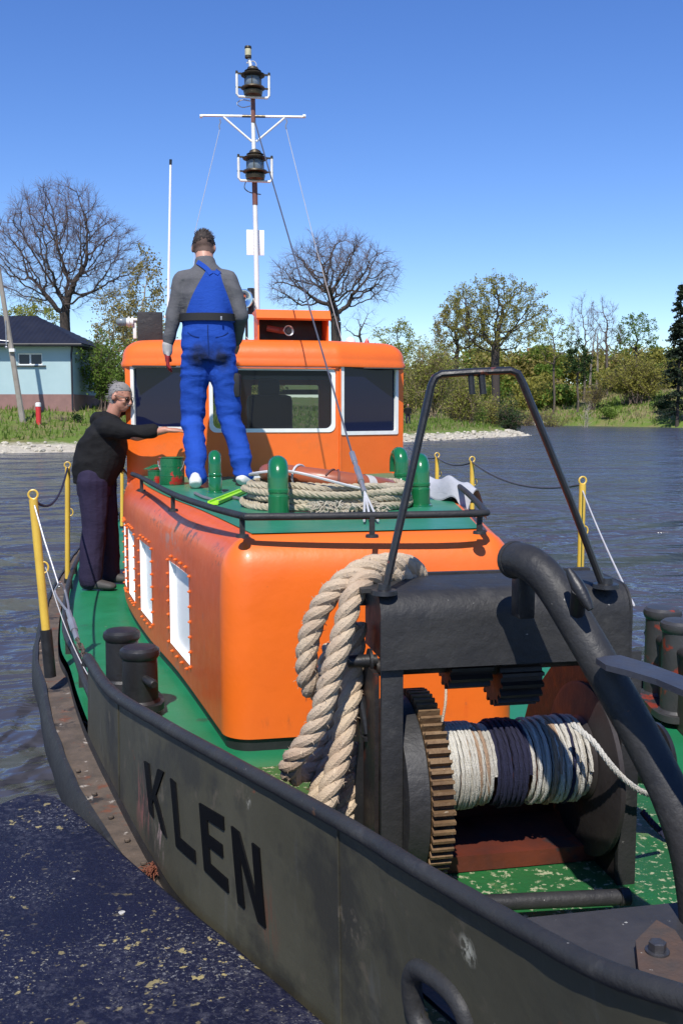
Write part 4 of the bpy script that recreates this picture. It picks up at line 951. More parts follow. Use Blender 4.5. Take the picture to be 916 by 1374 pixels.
lay(70,.555,.06,(.26,.26,.27),(9,4,0),7,.8,(2.2,.46))
lay(30,.64,.03,(.40,.33,.15),(1,7,0),3,.55,(2.2,.42))
lay(15,.755,.02,(.62,.60,.55),(5,2,0),2,.4)
lay(110,.63,.06,(.34,.32,.25),(2,2,0),3,.6,(3,.42))
nt.links.new(c,b.inputs['Base Color']); b.inputs['Roughness'].default_value=.62; b.inputs['Specular IOR Level'].default_value=.3
bpn=nt.nodes.new('ShaderNodeBump'); bpn.inputs['Strength'].default_value=.7; bpn.inputs['Distance'].default_value=.012; nt.links.new(ntex(nt,co,55,6,.7),bpn.inputs['Height']); nt.links.new(bpn.outputs[0],b.inputs['Normal'])
DOCK=m
mb=MB(); cx=[Vector((x,y,0)) for x,y in pe]; n=len(cx)
cen=Vector((-2,0,0)); 
def ins(o,z):
    r=[]
    for i in range(n):
        t=(cx[(i+1)%n]-cx[i-1]).normalized(); nr=Vector((-t.y,t.x,0)); 
        r.append(cx[i]-nr*(-o)*1.0+Vector((0,0,z)))
    return r
l0=[p+Vector((0,0,zd-.55)) for p in cx]; l1=[p+Vector((0,0,zd-.02)) for p in cx]; l2=[p+(cen-p).normalized()*.006+Vector((0,0,zd-.006)) for p in cx]; l3=[p+(cen-p).normalized()*.02+Vector((0,0,zd)) for p in cx]
mb.grid([l0,l1,l2,l3],closed=True); base=len(mb.v)-n; mb.f.append(tuple(base+i for i in range(n))); mb.m.append(0)
o=mb.build('pontoon',DOCK,ang=60); meta(o,'dark blue pontoon deck speckled with yellow and white paint spots, touching the tug','pontoon')
#MARK3
# ================================================================== RIVER
m,nt,b=nodes('river_water'); co=coords(nt)
c=ramp(nt,ntex(nt,co,.05,4),[(.3,(.045,.047,.064)),(.7,(.070,.068,.082))]); nt.links.new(c,b.inputs['Base Color'])
b.inputs['Roughness'].default_value=.17; b.inputs['IOR'].default_value=1.33; b.inputs['Specular IOR Level'].default_value=.8
def wv(scale,st,loc=(0,0,0),rot=0,det=3,dist=0.6):
    mp=nt.nodes.new('ShaderNodeMapping'); mp.inputs['Scale'].default_value=st; mp.inputs['Location'].default_value=loc; mp.inputs['Rotation'].default_value=(0,0,rot); nt.links.new(co,mp.inputs[0])
    return ntex(nt,mp.outputs[0],scale,det,.55,dist)
def madd(a,k,b_):
    q=nt.nodes.new('ShaderNodeMath'); q.operation='MULTIPLY_ADD'; nt.links.new(a,q.inputs[0]); q.inputs[1].default_value=k
    if isinstance(b_,float): q.inputs[2].default_value=b_
    else: nt.links.new(b_,q.inputs[2])
    return q.outputs[0]
h=madd(wv(.30,(1,1.25,1),rot=.4,dist=2.2),.55,0.0); h=madd(wv(1.0,(1,1.35,1),(3,2,0),.2,3,1.6),.15,h); h=madd(wv(3.6,(1,1.2,1),(1,5,0),-.3,3,.8),.014,h); h=madd(wv(.08,(1,1.2,1),(1,5,0),.6,3,2.0),2.6,h)
bp=nt.nodes.new('ShaderNodeBump'); bp.inputs['Strength'].default_value=1; bp.inputs['Distance'].default_value=1.0; nt.links.new(h,bp.inputs['Height']); nt.links.new(bp.outputs[0],b.inputs['Normal'])
WATER=m
MB().add([(-900,-60,0),(900,-60,0),(900,1500,0),(-900,1500,0)],[(0,1,2,3)]).build('river',WATER,smooth=False)
meta(D.objects['river'],kind='structure')
# ================================================================== BANKS
SH=np.array([(-400,30),(-200,44),(-60,53),(-19,56),(-10,60),(0,71),(6,79),(12,88),(17.5,97),(18.6,99.5),(17,103),(11,112),(9,130),(14,160),(24,176),(34,180),(50,150),(90,118),(200,70),(500,20)],float)
POLY=np.vstack([SH,[(900,1200),(-900,1200)]])
def sdist(X,Y):
    X=np.asarray(X,float);Y=np.asarray(Y,float); d=np.full(X.shape,1e9)
    for (ax,ay),(bx,by) in zip(SH[:-1],SH[1:]):
        dx,dy=bx-ax,by-ay; t=np.clip(((X-ax)*dx+(Y-ay)*dy)/(dx*dx+dy*dy),0,1); d=np.minimum(d,np.hypot(X-ax-t*dx,Y-ay-t*dy))
    ins=np.zeros(X.shape,bool); n=len(POLY)
    for i in range(n):
        (ax,ay),(bx,by)=POLY[i],POLY[(i+1)%n]
        if ay==by: continue
        c=((ay>Y)!=(by>Y))&(X<(bx-ax)*(Y-ay)/(by-ay)+ax); ins^=c
    return np.where(ins,d,-d)
def vnoise(X,Y,s,seed=0):
    v=np.zeros(X.shape); f=v.ravel(); x=X.ravel();y=Y.ravel()
    for i in range(len(x)): f[i]=noise.noise(Vector((x[i]*s,y[i]*s,seed)))
    return f.reshape(X.shape)
def HT(X,Y,ns=None):
    d=sdist(X,Y)+ (0 if ns is None else ns)
    h=np.interp(d,[-30,-3,0,1.2,2.4,4,9,14,25,60,120,300,700],[-3,-1,0,.38,.72,.95,1.7,2.5,2.8,3.8,6.5,11,22])
    k=np.clip((np.asarray(X,float)-16)/14,0,1)*np.clip((np.asarray(Y,float)-100)/30,0,1)
    h2=np.interp(d,[-30,-3,0,.8,3,8,15,25,45,80,300,700],[-3,-1,0,.75,1.4,3.0,4.8,6.4,7.4,8,13,22])
    return h*(1-k)+h2*k
def ht(x,y): return float(HT(np.array([x]),np.array([y]))[0])
def terrain(name,xs,ys,mat,kind='structure'):
    X,Y=np.meshgrid(xs,ys); n1=vnoise(X,Y,.35,1)*.55; Z=HT(X,Y,n1)+vnoise(X,Y,.8,5)*.10*np.clip(sdist(X,Y)/3,0,1)
    ny,nx=X.shape; V=np.stack([X.ravel(),Y.ravel(),Z.ravel()],1); idx=np.arange(nx*ny).reshape(ny,nx)
    F=np.stack([idx[:-1,:-1].ravel(),idx[:-1,1:].ravel(),idx[1:,1:].ravel(),idx[1:,:-1].ravel()],1)
    keep=(Z.ravel()[F]>-1.6).any(1); F=F[keep]
    me=D.meshes.new(name); me.from_pydata(V.tolist(),[],F.tolist()); me.materials.append(mat)
    me.polygons.foreach_set('use_smooth',[True]*len(F)); o=D.objects.new(name,me); COL.objects.link(o); meta(o,kind=kind); return o
m,nt,b=nodes('bank_ground'); co=coords(nt)
g=ramp(nt,ntex(nt,co,.35,6,.7),[(.30,(.27,.215,.12)),(.43,(.19,.19,.065)),(.55,(.125,.19,.034)),(.72,(.16,.22,.05))])
g=mix(nt,ramp(nt,ntex(nt,co,1.9,5,.7),[(.55,(0,0,0)),(.68,(1,1,1))]),g,(.23,.195,.11))
st=ramp(nt,ntex(nt,co,1.6,6,.7),[(.3,(.38,.34,.27)),(.6,(.56,.51,.41)),(.8,(.62,.57,.47))])
sx=nt.nodes.new('ShaderNodeSeparateXYZ'); nt.links.new(co,sx.inputs[0])
ad=nt.nodes.new('ShaderNodeMath'); ad.operation='MULTIPLY_ADD'; nt.links.new(ntex(nt,co,1.1,5,.7),ad.inputs[0]); ad.inputs[1].default_value=.5; fx=nt.nodes.new('ShaderNodeMapRange'); fx.inputs[1].default_value=112; fx.inputs[2].default_value=122; fx.inputs[3].default_value=0; fx.inputs[4].default_value=.62; nt.links.new(sx.outputs[1],fx.inputs[0]); az_=nt.nodes.new('ShaderNodeMath'); az_.operation='ADD'; nt.links.new(sx.outputs[2],az_.inputs[0]); nt.links.new(fx.outputs[0],az_.inputs[1]); nt.links.new(az_.outputs[0],ad.inputs[2])
k=ramp(nt,ad.outputs[0],[(.62,(0,0,0)),(.80,(1,1,1))])
c=mix(nt,k,st,g); nt.links.new(c,b.inputs['Base Color']); b.inputs['Roughness'].default_value=.95; b.inputs['Specular IOR Level'].default_value=.15
bp=nt.nodes.new('ShaderNodeBump'); bp.inputs['Strength'].default_value=1; bp.inputs['Distance'].default_value=.25; nt.links.new(ntex(nt,co,2.5,6,.7),bp.inputs['Height']); nt.links.new(bp.outputs[0],b.inputs['Normal'])
GROUND=m
xs=np.concatenate([np.arange(-60,70,1.1),np.arange(70,140,4)]); ys=np.concatenate([np.arange(50,112,.8),np.arange(112,215,1.6),np.arange(215,300,6)])
terrain('river_bank',xs,ys,GROUND)
# land further out
P=[]
far=MB(); far.grid([[Vector((x,y,z)) for x in (-1500,-60,139,1500)] for y,z in ((299,9.0),(700,22),(1600,30))]); 
o=far.build('far_land',GROUND); meta(o,kind='structure')
far=MB(); far.grid([[Vector((x,y,z)) for x in (-700,-200,-59)] for y,z in ((50,2.0),(90,2.6),(300,9))]); far.grid([[Vector((x,y,z)) for x in (138,400,1400)] for y,z in ((125,2.0),(160,4.6),(300,9.5))]); o=far.build('side_land',GROUND); meta(o,kind='structure')
def bulk(name,V,F,mat,mi=None):
    me=D.meshes.new(name); V=np.asarray(V,np.float32); F=np.asarray(F,np.int32); k=F.shape[1]
    me.vertices.add(len(V)); me.vertices.foreach_set('co',V.ravel()); me.loops.add(F.size); me.loops.foreach_set('vertex_index',F.ravel())
    me.polygons.add(len(F)); me.polygons.foreach_set('loop_start',np.arange(0,F.size,k,dtype=np.int32)); me.polygons.foreach_set('loop_total',np.full(len(F),k,np.int32))
    for mm in (mat if isinstance(mat,(list,tuple)) else [mat]): me.materials.append(mm)
    if mi is not None: me.polygons.foreach_set('material_index',np.asarray(mi,np.int32))
    me.update(); me.validate(); o=D.objects.new(name,me); COL.objects.link(o); return o
def leafmat(name,cols,sc=.8,trans=.45,rough=.6):
    m,nt,b=nodes(name); out=nt.nodes['Material Output']; co=coords(nt)
    f=ntex(nt,co,sc,3,.6); f2=ntex(nt,co,sc*9,2,.5); a=nt.nodes.new('ShaderNodeMath'); a.operation='ADD'; q=nt.nodes.new('ShaderNodeMath'); q.operation='MULTIPLY'; nt.links.new(f2,q.inputs[0]); q.inputs[1].default_value=.6
    nt.links.new(f,a.inputs[0]); nt.links.new(q.outputs[0],a.inputs[1]); n=len(cols)
    c=ramp(nt,a.outputs[0],[(.55+.5*i/(n-1),cc) for i,cc in enumerate(cols)])
    nt.links.new(c,b.inputs['Base Color']); b.inputs['Roughness'].default_value=rough; b.inputs['Specular IOR Level'].default_value=.2
    tr=nt.nodes.new('ShaderNodeBsdfTranslucent'); nt.links.new(c,tr.inputs[0]); mx=nt.nodes.new('ShaderNodeMixShader'); mx.inputs[0].default_value=trans
    nt.links.new(b.outputs[0],mx.inputs[1]); nt.links.new(tr.outputs[0],mx.inputs[2]); nt.links.new(mx.outputs[0],out.inputs[0]); return m
BARK=simple('grey_brown_bark',(.10,.08,.065),.95); BARKD=simple('dark_bark',(.055,.043,.036),.95); BARKP=simple('pale_birch_bark',(.36,.32,.27),.9); TWIG=simple('brown_twigs',(.13,.092,.075),.95); TWIGP=simple('purplish_twigs',(.15,.105,.10),.95)
OLIVE=leafmat('olive_spring_leaves',[(.19,.18,.04),(.29,.275,.06),(.37,.34,.08)]); YGREEN=leafmat('yellow_green_willow_leaves',[(.18,.21,.035),(.29,.31,.06),(.38,.38,.09)]); MGREEN=leafmat('fresh_green_leaves',[(.075,.13,.018),(.14,.22,.035),(.21,.30,.055)]); DGREEN=leafmat('dark_green_leaves',[(.012,.028,.008),(.025,.055,.014),(.045,.085,.02)],trans=.15); RUSTL=leafmat('bronze_catkins',[(.21,.175,.06),(.31,.26,.085),(.38,.32,.12)]); SPRUCE=leafmat('spruce_needles',[(.008,.016,.008),(.018,.03,.014),(.03,.045,.02)],trans=.05)
TAN=leafmat('dry_grass_blades',[(.28,.22,.12),(.38,.31,.17),(.45,.38,.22)]); GRASS=leafmat('green_grass_blades',[(.09,.15,.022),(.15,.23,.035),(.21,.29,.06)])
def seg_mesh(P0,P1,R0,R1,n=4):
    P0=np.asarray(P0);P1=np.asarray(P1);R0=np.asarray(R0)[:,None];R1=np.asarray(R1)[:,None]
    d=P1-P0; l=np.linalg.norm(d,axis=1,keepdims=True); d=d/np.maximum(l,1e-6)
    ref=np.where(np.abs(d[:,2:3])<.9,np.array([[0,0,1.]]),np.array([[1.,0,0]])); u=np.cross(d,ref); u/=np.linalg.norm(u,axis=1,keepdims=True); v=np.cross(d,u)
    V=[];N=len(P0)
    for P,Rr in ((P0,R0),(P1,R1)):
        for j in range(n):
            a=2*math.pi*j/n; V.append(P+(u*math.cos(a)+v*math.sin(a))*Rr)
    V=np.stack(V,1).reshape(-1,3); b=np.arange(N)[:,None]*2*n
    F=np.concatenate([np.stack([b[:,0]+j,b[:,0]+(j+1)%n,b[:,0]+n+(j+1)%n,b[:,0]+n+j],1) for j in range(n)],0)
    return V,F
def leaves_mesh(C,size,rs,droop=0):
    N=len(C); a=rs.normal(size=(N,3)); a/=np.linalg.norm(a,axis=1,keepdims=True); b=rs.normal(size=(N,3)); b-=a*(a*b).sum(1,keepdims=True); b/=np.linalg.norm(b,axis=1,keepdims=True)
    s=(size*rs.uniform(.6,1.4,N))[:,None]; a=a*s; b=b*s*.6
    V=np.stack([C-a,C-b,C+a,C+b],1).reshape(-1,3); F=np.arange(4*N).reshape(N,4); return V,F
def colonize(base,z1,blobs,natt,rs,step,infl,kill,iters=90,lean=(0,0)):
    """space colonisation; blobs = [(centre, radii)] crown envelope"""
    vol=np.array([b[1][0]*b[1][1]*b[1][2] for b in blobs]); cnt=(vol/vol.sum()*natt).astype(int)+3; A=[]
    for (c,r),k in zip(blobs,cnt):
        q=rs.normal(size=(k,3)); q/=np.linalg.norm(q,axis=1,keepdims=True); q*=rs.uniform(.05,1,(k,1))**.42; A.append(np.array(c)+q*np.array(r))
    A=np.concatenate(A); pos=[np.array(base,float)]; par=[-1]
    n=max(2,int((z1-base[2])/step)); 
    for i in range(1,n+1):
        t=i/n; pos.append(np.array([base[0]+lean[0]*t+.12*math.sin(t*5),base[1]+lean[1]*t,base[2]+(z1-base[2])*t])); par.append(i-1)
    P=np.array(pos); par=list(par); alive=np.ones(len(A),bool)
    near=np.full(len(A),1e9); ni=np.zeros(len(A),int)
    def upd(newP,off):
        if len(newP)==0: return
        dd=np.linalg.norm(A[:,None]-newP[None],axis=2); j=dd.argmin(1); dm=dd[np.arange(len(A)),j]; q=dm<near; near[q]=dm[q]; ni[q]=j[q]+off
    upd(P,0)
    for it in range(iters):
        act=alive&(near<infl*(3 if it<8 else 1)); 
        if not act.any(): break
        idx=ni[act]; dv=A[act]-P[idx]; dv/=np.linalg.norm(dv,axis=1,keepdims=True)+1e-9
        G=np.zeros_like(P); np.add.at(G,idx,dv); u=np.unique(idx); g=G[u]; g/=np.linalg.norm(g,axis=1,keepdims=True)+1e-9
        g+=rs.normal(scale=.22,size=g.shape); g/=np.linalg.norm(g,axis=1,keepdims=True)
        newP=P[u]+g*step
        dd=np.array([np.linalg.norm(P-q,axis=1).min() for q in newP]); ok=dd>step*.35; newP=newP[ok]; u=u[ok]
        if len(newP)==0: break
        off=len(P); P=np.vstack([P,newP]); par+=u.tolist(); upd(newP,off); alive&=near>kill
    return P,np.array(par)
def tree(name,label,x,Y,crown,trunk_px_top,natt=500,leaf=None,nleaf=0,lsize=.12,bark=BARK,twig=TWIG,seed=0,rtrunk=.3,twigs=5,tlen=.9,group=None,lean=(0,0),spread=.5,step=.55,zbase=None,cat='tree',rtip=.014):
    rs=np.random.RandomState(seed); bx=W(x,560,Y).x; bz=(ht(bx,Y) if zbase is None else zbase)-.15
    blobs=[]
    for (cx,cy,rx,ry) in crown:
        c=W(cx,cy,Y); s=Y/FPX; blobs.append(((c.x,c.y,c.z),(rx*s,rx*s*.8,ry*s)))
    z1=W(x,trunk_px_top,Y).z
    P,par=colonize((bx,Y,bz),z1,blobs,natt,rs,step,step*6,step*1.7,lean=lean)
    n=len(P); nch=np.zeros(n,int); 
    for p in par[1:]: nch[p]+=1
    Rr=np.zeros(n); e=1.95
    acc=np.where(nch==0,rtip**e,0.0)
    for i in range(n-1,0,-1):
        acc[par[i]]+=acc[i]+ (0 if nch[i] else 0)
    Rr=acc**(1/e); sc=rtrunk/Rr[0]; Rr=rtip+(Rr-rtip)*((rtrunk-rtip)/(Rr[0]-rtip)); Rr[0]*=1.35
    i=np.arange(1,n); P0=P[par[1:]];P1=P[i]; V,F=seg_mesh(P0,P1,Rr[par[1:]]*.98,Rr[i],5)
    t=thing(name,label,cat,(bx,Y,bz),0,group); o_=np.array([bx,Y,bz])
    tk=bulk('trunk',V-o_,F,bark); tk.parent=t
    # twigs
    cand=np.where((Rr<rtip*3.2))[0]; src=np.repeat(cand,twigs); base=P[src]; dirp=P[src]-P[par[src]]; dirp/=np.linalg.norm(dirp,axis=1,keepdims=True)+1e-9
    dv=dirp+rs.normal(scale=spread,size=base.shape); dv[:,2]+=.15; dv/=np.linalg.norm(dv,axis=1,keepdims=True)
    ln=(tlen*rs.uniform(.4,1.2,len(base)))[:,None]; mid=base+dv*ln*.5; dv2=dv+rs.normal(scale=.3,size=dv.shape); tip=mid+dv2/np.linalg.norm(dv2,axis=1,keepdims=True)*ln*.5
    r=np.full(len(base),rtip*.62)
    V1,F1=seg_mesh(base,mid,r,r*.75,3); V2,F2=seg_mesh(mid,tip,r*.75,r*.35,3)
    dv3=dv+rs.normal(scale=.7,size=dv.shape); tip3=mid+dv3/np.linalg.norm(dv3,axis=1,keepdims=True)*ln*.45; V3,F3=seg_mesh(mid,tip3,r*.6,r*.3,3)
    VV=np.vstack([V1,V2,V3]); FF=np.vstack([F1,F2+len(V1),F3+len(V1)+len(V2)])
    cr=bulk('crown',VV-o_,FF,twig); cr.parent=t
    if leaf is not None and nleaf:
        allp=np.vstack([tip,mid,tip3]); k=rs.randint(0,len(allp),nleaf); C=allp[k]+rs.normal(scale=lsize*1.3,size=(nleaf,3))
        LV,LF=leaves_mesh(C,lsize,rs); lo=bulk('foliage',LV-o_,LF,leaf); lo.parent=cr
    return t
def bush(name,label,x,ybase,Y,wpx,hpx,leaf,nstem=26,nleaf=2500,lsize=.13,twig=TWIG,seed=0,group=None,cat='bush',zbase=None,arch=.35):
    rs=np.random.RandomState(seed); bx=W(x,560,Y).x; bz=(ht(bx,Y) if zbase is None else zbase)-.05; s=Y/FPX; h=hpx*s; w=wpx*s/2
    t=thing(name,label,cat,(bx,Y,bz),0,group); segs0=[];segs1=[];r0=[];r1=[];tips=[]
    for i in range(nstem):
        a=rs.uniform(0,6.28); rr_=w*rs.uniform(.05,1)**.6; p=np.array([rs.normal(scale=w*.18),rs.normal(scale=w*.18),0]); top=np.array([rr_*math.cos(a),rr_*math.sin(a)*.8,h*rs.uniform(.55,1.0)*(1-.35*(rr_/w)**2)]); n=6; r=max(.015,.05*h/6)*rs.uniform(.6,1.2)
        pr=p
        for k in range(1,n+1):
            tt=k/n; q=p+(top-p)*np.array([tt**(1+arch),tt**(1+arch),tt**.85])+rs.normal(scale=.04*h*tt,size=3); segs0.append(pr);segs1.append(q);r0.append(r*(1-.8*(k-1)/n));r1.append(r*(1-.8*k/n))
            if k>=2:
                for _ in range(5):
                    d=(q-pr)/np.linalg.norm(q-pr)+rs.normal(scale=.6,size=3); d/=np.linalg.norm(d); l=h*rs.uniform(.06,.2); e=q+d*l; segs0.append(q);segs1.append(e);r0.append(r*.22);r1.append(r*.1); tips.append(e); tips.append(q+d*l*.5); 
                    d2=d+rs.normal(scale=.6,size=3); e2=q+d*l*.5+d2/np.linalg.norm(d2)*l*.5; segs0.append(q+d*l*.5);segs1.append(e2);r0.append(r*.15);r1.append(r*.08); tips.append(e2)
            pr=q
    V,F=seg_mesh(np.array(segs0),np.array(segs1),r0,r1,3); b_=bulk('stems',V,F,twig); b_.parent=t
    if leaf is not None and nleaf:
        tips=np.array(tips); k=rs.randint(0,len(tips),nleaf); C=tips[k]+rs.normal(scale=lsize*1.6,size=(nleaf,3)); C[:,2]=np.maximum(C[:,2],.05); LV,LF=leaves_mesh(C,lsize,rs); lo=bulk('foliage',LV,LF,leaf); lo.parent=t
    return t
# --- left bank
tree('bare_tree','tall bare tree with spreading dark branches behind the teal house','x' and 92,92,[(80,330,88,85),(30,350,60,60),(140,350,60,60),(80,290,60,45)],420,natt=3000,seed=3,rtrunk=.50,bark=BARKD,twig=TWIGP,twigs=6,tlen=1.2,step=.42,rtip=.016)
tree('birch_tree','slender bronze catkin birch between the bare tree and the orange wheelhouse',195,84,[(196,400,26,58),(186,440,36,46),(200,360,14,30)],470,natt=330,leaf=RUSTL,nleaf=5200,lsize=.10,seed=5,rtrunk=.16,bark=BARKP,twigs=5,tlen=.9,step=.42)
tree('birch_tree','shorter loose bronze tree rising directly behind the green bush by the house',152,90,[(152,430,26,50),(160,465,34,34)],490,natt=240,leaf=RUSTL,nleaf=3200,lsize=.10,seed=6,rtrunk=.13,bark=BARKP,twigs=5,tlen=.9,step=.42)
bush('leafy_bush','dense fresh green bush between the teal house and the wheelhouse',148,552,72,84,100,MGREEN,nstem=46,nleaf=9000,lsize=.085,seed=7)
bush('leafy_bush','olive green thicket lower right of the bare tree, touching the wheelhouse edge',205,550,78,60,125,OLIVE,nstem=36,nleaf=6000,lsize=.09,seed=8)
tree('pale_tree','pale green tree just showing over the ridge of the dark house roof',42,128,[(42,425,38,24),(20,430,24,20)],500,natt=200,leaf=YGREEN,nleaf=2600,lsize=.13,seed=9,rtrunk=.2,step=.7)
bush('low_shrub','small round dark shrub on the grassy slope right of the red post',104,560,66,18,12,DGREEN,nstem=14,nleaf=500,lsize=.06,seed=10)
bush('dry_shrub','low leafless pinkish shrub on the slope left of the round dark shrub',84,558,66,22,10,None,nstem=20,nleaf=0,seed=11,twig=TWIGP)
# --- behind the wheelhouse
tree('bare_tree','wide bare tree with a forked trunk behind the orange wheelhouse, left of the oak',452,118,[(448,370,80,44),(400,385,44,34),(500,370,40,38),(450,345,60,32)],432,natt=2600,seed=13,rtrunk=.62,bark=BARKD,twig=TWIGP,twigs=6,tlen=1.5,step=.55,rtip=.022)
tree('bare_tree','small bare tree with fine twigs just right of the forked bare trunk',486,128,[(490,428,26,20),(478,440,24,18)],470,natt=140,seed=14,rtrunk=.16,twigs=4,tlen=1.0,step=.6)
tree('willow_tree','light olive willow rising right behind the right shoulder of the wheelhouse roof',532,132,[(530,462,32,36),(550,480,26,26)],500,natt=260,leaf=YGREEN,nleaf=3600,lsize=.12,seed=15,rtrunk=.22,step=.6)
# --- right: oak and its neighbours
tree('oak_tree','great broad oak with bronze young leaves above the water on the right',664,168,[(664,405,60,36),(700,420,42,32),(630,415,40,34),(668,440,64,30)],470,natt=1900,leaf=OLIVE,nleaf=13000,lsize=.14,seed=17,rtrunk=.75,bark=BARKD,twigs=3,tlen=1.3,step=.85,rtip=.03)
tree('oak_tree','smaller brownish oak overlapping the left side of the great oak',612,176,[(612,435,30,32),(600,455,24,26),(632,450,26,26)],480,natt=600,leaf=RUSTL,nleaf=8000,lsize=.14,seed=18,rtrunk=.42,bark=BARKD,twigs=4,tlen=1.3,step=.85,rtip=.028)
tree('pale_tree','thin pale green tree between the great oak and the tall bare birches',742,182,[(744,445,26,26),(730,462,26,26),(752,472,24,20)],500,natt=420,leaf=YGREEN,nleaf=2600,lsize=.15,seed=19,rtrunk=.22,step=.8)
tree('bare_tree','tall bare reddish birch, left one of the pair left of the green-topped tree',782,186,[(782,430,20,38),(790,455,24,26)],470,natt=1000,seed=20,rtrunk=.26,bark=BARK,twig=TWIGP,twigs=7,tlen=1.4,step=.8,rtip=.024)
tree('bare_tree','tall bare reddish birch, right one of the pair left of the green-topped tree',812,188,[(808,432,22,38),(818,455,22,26)],470,natt=1000,seed=21,rtrunk=.28,bark=BARK,twig=TWIGP,twigs=7,tlen=1.4,step=.8,rtip=.024)
tree('pale_tree','fresh green round-topped tree with dark limbs right of the bare birches',853,190,[(856,438,24,18),(842,448,22,22),(866,454,18,20)],490,natt=600,leaf=MGREEN,nleaf=2600,lsize=.16,seed=22,rtrunk=.26,bark=BARKD,step=.8)
def spruce(label,x,Y,ytop,wpx,seed,n=26):
    rs=np.random.RandomState(seed); bx=W(x,560,Y).x; bz=ht(bx,Y)-.1; top=W(x,ytop,Y).z-bz; w=wpx*Y/FPX/2
    t=thing('spruce_tree',label,'tree',(bx,Y,bz)); MB().tube([(0,0,0),(0,0,top*.5),(0,0,top)],[.28,.16,.02],8).build('trunk',BARKD,t)
    s0=[];s1=[];C=[]
    for i in range(n*7):
        z=top*(.10+.88*rs.uniform(0,1)**.85); a=rs.uniform(0,6.28); r=w*(1-z/top)**.75*rs.uniform(.7,1.12)+.1; p0=np.array([0,0,z]); p1=np.array([r*math.cos(a),r*math.sin(a),z-.22*r+.05]); s0.append(p0);s1.append(p1)
        for k in range(70): tt=rs.uniform(.15,1); q=p0+(p1-p0)*tt; C.append(q+np.array([rs.normal(scale=.16),rs.normal(scale=.16),-abs(rs.normal(scale=.20))]))
    V,F=seg_mesh(np.array(s0),np.array(s1),[.03]*len(s0),[.01]*len(s0),3); c=bulk('crown',V,F,BARKD); c.parent=t
    LV,LF=leaves_mesh(np.array(C),.17,rs); l=bulk('foliage',LV,LF,SPRUCE); l.parent=c
spruce('tall dark spruce cut by the right edge of the picture',908,150,378,66,30)
tree('small_conifer','small dark conifer in front of the left bare birch',774,178,[(774,470,14,16),(776,488,20,22)],515,natt=300,leaf=DGREEN,nleaf=3000,lsize=.16,seed=31,rtrunk=.2,step=.7)
# bushes of the right bank
BU='bushes along the right bank'
bush('willow_bush','broad rounded yellow-green willow bush near the right edge',855,530,172,92,66,OLIVE,nstem=60,nleaf=9500,lsize=.16,seed=40)
bush('willow_bush','tall tan and yellow willow thicket hiding the shore right beside the wheelhouse',575,560,104,70,112,YGREEN,nstem=70,nleaf=8200,lsize=.10,seed=41,twig=simple('tan_twigs',(.26,.20,.12),.9))
bush('willow_bush','loose yellow-green willow with bare tips left of the dark shrub on the spit',622,556,112,66,100,YGREEN,nstem=56,nleaf=7000,lsize=.10,seed=42,twig=simple('tan_twigs',(.26,.20,.12),.9))
bush('leafy_bush','bright green sapling clump in front of the oaks left of the dark shrub',640,520,140,30,56,MGREEN,nstem=22,nleaf=2600,lsize=.12,seed=43)
bush('leafy_bush','narrow dark green shrub standing on the spit below the great oak',683,561,128,32,62,DGREEN,nstem=26,nleaf=4200,lsize=.09,seed=44)
bush('bare_bush','round leafless grey bush on the grass right of the dark shrub',738,545,160,70,40,OLIVE,nstem=50,nleaf=1200,lsize=.10,seed=45)
bush('leafy_bush','low bright green shrub at the foot of the broad willow bush',816,535,166,34,14,MGREEN,nstem=16,nleaf=1800,lsize=.12,seed=46)
bush('bare_bush','brown twiggy bush under the great oak, right of its trunk',700,520,172,60,34,RUSTL,nstem=40,nleaf=1200,lsize=.12,seed=47)
bush('bare_bush','brown twiggy bush between the small conifer and the broad willow bush',796,520,176,40,38,RUSTL,nstem=34,nleaf=1200,lsize=.12,seed=48,twig=TWIGP)
bush('leafy_bush','olive bush filling the bank directly behind the loose willow',655,530,160,60,54,OLIVE,nstem=36,nleaf=4200,lsize=.13,seed=49)
bush('leafy_bush','yellowish bush low behind the wheelhouse roof, left of the willow thicket',540,548,125,60,80,OLIVE,nstem=40,nleaf=4200,lsize=.11,seed=50)
bush('leafy_bush','dark green low bush beneath the spruce at the right edge',892,530,160,40,18,DGREEN,nstem=18,nleaf=2200,lsize=.13,seed=51)
bush('sapling','thin pale leafless sapling on the grass below the bare birches',786,556,152,14,60,None,nstem=5,nleaf=0,seed=52,twig=simple('pale_sapling_bark',(.40,.35,.28),.9),cat='sapling',arch=.2)
for k,(x,l) in enumerate(((789,'pale leaning dead trunk, left one of the pair below the bare birches'),(799,'pale upright dead trunk, right one of the pair below the bare birches'))):
    b0=W(x,560,192); bz=ht(b0.x,192)-.1; t=thing('dead_trunk',l,'tree trunk',(b0.x,192,bz)); topz=W(x,450,192).z-bz
    MB().tube([(0,0,0),(.25-.2*k,0,topz*.5),(.7-.8*k,0,topz)],[.26,.2,.1],7).build('trunk',simple('pale_dead_wood',(.30,.25,.2),.9),t)
